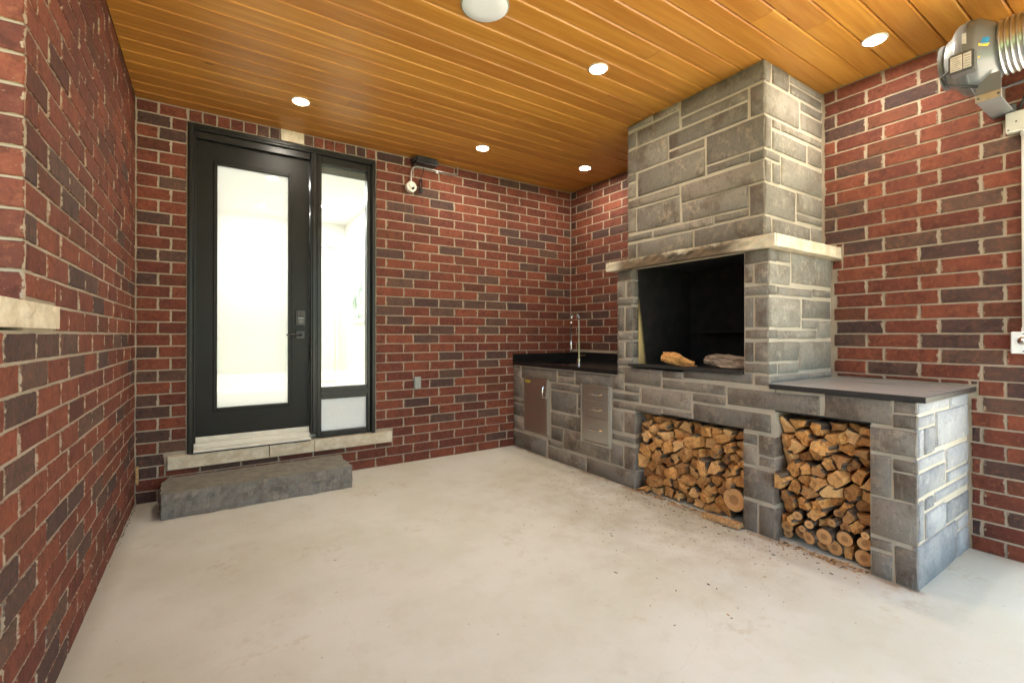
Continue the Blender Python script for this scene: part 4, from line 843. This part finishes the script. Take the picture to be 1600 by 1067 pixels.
# ================================================================= things on the back wall
t = thing('router_box', 'black plastic box fixed high on the back wall under the ceiling', 'box', loc=(2.01, -.05, 2.65))
MB().box(-.112, .112, -.085, .045, -.022, .040, .016).build('housing', 'plastic', t, smooth=True)
MB().tube([(-.01, -.03, -.02), (-.008, -.01, -.06), (-.022, .0, -.12), (-.028, -.002, -.15)], .0028, 6).build('cable', 'rubber', t, smooth=True)
co = []
for q in range(60): a = q / 59 * math.pi * 7; co.append((-.026 + .012 * math.cos(a), .012 - .014 * math.sin(q), -.185 + .048 * math.sin(a)))
MB().tube(co, .0028, 5).box(-.038, -.010, -.012, .022, -.262, -.222, .005).build('coiled_cord', 'rubber', t, smooth=True)
t = thing('conduit_pipe', 'curved pale metal conduit running along the top of the back wall', 'pipe', loc=(1.901, -.022, 2.45))
pts = [(0, 0, .03), (0, 0, .09)] + [(.065 - .065 * math.cos(R(a)), 0, .112 + .065 * math.sin(R(a))) for a in range(0, 91, 15)] + [(.12, 0, .177), (.44, 0, .174), (.452, 0, .178), (.455, 0, .19), (.455, 0, .25)]
MB().tube(pts, .0075, 10).build('pipe', 'galv', t, smooth=True)
MB().box(.236, .262, -.006, .022, .150, .166, .003).build('clip', 'galv', t)
t = thing('round_junction_box', 'round white metal junction box with black plug at the end of the conduit', 'junction box', loc=(1.901, 0, 2.435))
MB().lathe([(0, .047), (.036, .047), (.040, .043)], (0, 0, 0), (0, -1, 0), 28).build('box_body', 'boxw', t, smooth=True)
MB().lathe([(.0405, .020), (.050, .019)], (-.004, 0, .012), (0, -1, 0), 18).build('cover_knob', 'white', t, smooth=True)
MB().lathe([(.0405, .011), (.060, .009)], (.010, 0, -.016), (0, -1, 0), 14).build('plug', 'plastic', t, smooth=True)
t = thing('outlet_cover', 'small grey outlet cover on the brick wall right of the door', 'outlet', loc=(1.9645, -.001, .70))
MB().box(-.031, .031, -.026, .002, -.052, .052, .004).build('cover', 'outlet', t)
MB().box(-.024, .024, -.029, -.0262, -.044, .030, .003).build('flap', 'outlet', t)

# ================================================================= fan and electrics on the right wall
t = thing('duct_fan', 'grey inline duct exhaust fan on a bracket high on the right wall', 'fan', loc=(3.53, -3.172, 2.472))
prof = [(0, .095), (.0, .108), (.008, .109), (.016, .108), (.019, .103), (.023, .103), (.027, .114), (.035, .120), (.046, .128), (.068, .160), (.078, .168), (.100, .171), (.102, .175), (.110, .175), (.112, .171), (.140, .170), (.150, .163), (.195, .124), (.202, .116), (.23, .116)]
MB().lathe(prof, (0, 0, 0), (0, -1, 0), 44).build('fan_body', 'fan', t, smooth=True)
jb_ = MB().box(-.205, -.145, -.150, -.062, -.128, -.035, .006).build('terminal_box', 'dfan', t)
lb = MB().box(-.2068, -.2058, -.142, -.070, -.118, -.048).build('rating_label', 'paper', jb_)
b = MB()
for q in range(7): b.box(-.2076, -.2070, -.106 + .006 * (q % 3), -.076, -.112 + q * .009, -.1108 + q * .009)
b.box(-.2076, -.2070, -.115, -.112, -.118, -.048)
for q in range(5): b.box(-.2076, -.2070, -.138, -.119, -.110 + q * .012, -.1085 + q * .012)
b.build('label_print', 'ink', jb_)
# sticker pressed on the tapered outlet cone
def cone_pt(d, a, off=.0015):
    r0 = .163 + (.124 - .163) * (d - .150) / .045
    return (math.cos(a) * -(r0 + off), -d, math.sin(a) * (r0 + off))
b = MB().add([cone_pt(.152, R(-26)), cone_pt(.188, R(-4)), cone_pt(.156, R(-2))], [(0, 1, 2)], 0).add([cone_pt(.160, R(-5)), cone_pt(.184, R(-5)), cone_pt(.188, R(8)), cone_pt(.168, R(8))], [(0, 1, 2, 3)], 1)
b.build('arrow_sticker', ['yellow', 'blue'], t)
MB().box(-.1745, -.1705, -.118, -.104, .01, .06).build('latch_plate', 'paper', t)
MB().box(-.064, -.060, -.212, -.128, -.212, -.125, .001).box(-.0595, .232, -.212, -.128, -.246, -.242, .001).box(.228, .232, -.212, -.128, -.241, -.20, .001).build('bracket', 'fan', t)
MB().box(-.070, -.0605, -.214, -.126, -.246, -.2125, .001).build('bracket_flange', 'galv', t)
for yy in (-.204, -.137): MB().lathe([(0, .006), (.004, .005)], (-.0705, yy, -.230), (-1, 0, 0), 8).build('bolt', 'dfan', t)
MB().tube([(-.19, -.064, -.10), (-.19, -.035, -.12), (-.18, -.045, -.155), (-.13, -.09, -.165), (.05, -.20, -.17), (.16, -.26, -.12), (.20, -.36, -.13), (.21, -.45, -.16), (.21, -.62, -.2)], .0055, 8).build('power_cord', 'rubber', t, smooth=True)
t = thing('flexible_duct', 'shiny ribbed foil duct leading from the exhaust fan out of view', 'duct', loc=(3.53, -3.379, 2.472))
pf = []; d = 0
while d < 1.2: pf += [(d, .121), (d + .006, .127), (d + .012, .121)]; d += .019
MB().lathe(pf, (0, 0, 0), (0, -1, .02), 40).build('foil_duct', 'alu', t, smooth=True)
t = thing('junction_box', 'cream square junction box below the exhaust fan on the right wall', 'junction box', loc=(W, -3.41, 2.174))
MB().box(-.045, .0, -.06, .057, -.049, .049, .003).build('box_body', 'boxw', t)
for yy, zz in ((.047, -.038), (.020, -.002)): MB().lathe([(0, .004), (.003, .0035)], (-.0452, yy, zz), (-1, 0, 0), 8).build('screw', 'dfan', t)
MB().tube([(-.02, .015, .049), (-.02, .015, .062), (-.03, -.0, .09), (-.04, -.03, .20)], .006, 8).build('cable', 'rubber', t, smooth=True)
t = thing('conduit_pipe', 'straight white conduit between the junction box and the switch box', 'pipe', loc=(W - .017, -3.413, 0))
MB().tube([(0, 0, 1.142), (0, 0, 2.124)], .0105, 14).build('pipe', 'pvc', t, smooth=True)
MB().lathe([(0, .0135), (.02, .0135)], (0, 0, 1.141), (0, 0, 1), 14).lathe([(0, .0135), (.02, .0135)], (0, 0, 2.104), (0, 0, 1), 14).build('coupling', 'pvc', t, smooth=True)
t = thing('switch_box', 'pale metal switch box with toggle at the right edge of the view', 'switch', loc=(W, -3.408, 1.087))
MB().box(-.040, 0, -.045, .041, -.054, .0535, .004).build('box_body', 'panel', t)
MB().lathe([(0, .020), (.004, .020), (.006, .016)], (-.0402, -.002, .008), (-1, 0, 0), 20).box(-.066, -.046, -.010, .006, .004, .013, .003).build('toggle', 'chrome', t, smooth=True)
for zz in (-.043, .043): MB().lathe([(0, .0035), (.002, .003)], (-.0402, -.002, zz), (-1, 0, 0), 8).build('screw', 'dfan', t)

# ================================================================= garden behind the camera (seen in the glass, lights the porch)
b = MB(); r = random.Random(30)
for q in range(5200):
    x = r.uniform(-14, 16); y = -14.5 + r.uniform(-.8, .8); z = r.uniform(-.1, 2.1 + .4 * math.sin(x * 1.3)); s = r.uniform(.05, .13)
    u = Vector((r.uniform(-1, 1), r.uniform(-1, 1), r.uniform(-1, 1))).normalized(); v = u.orthogonal().normalized(); c = Vector((x, y, z))
    b.add([c - u * s, c + v * s * .5, c + u * s, c - v * s * .5], [(0, 1, 2, 3)])
h_ = b.build('hedge', 'leaf'); stuff(h_)

for o in bpy.data.objects:                   # an Empty reads its size from its parts; keep it small
    if o.type == 'EMPTY': o.empty_display_size = .1
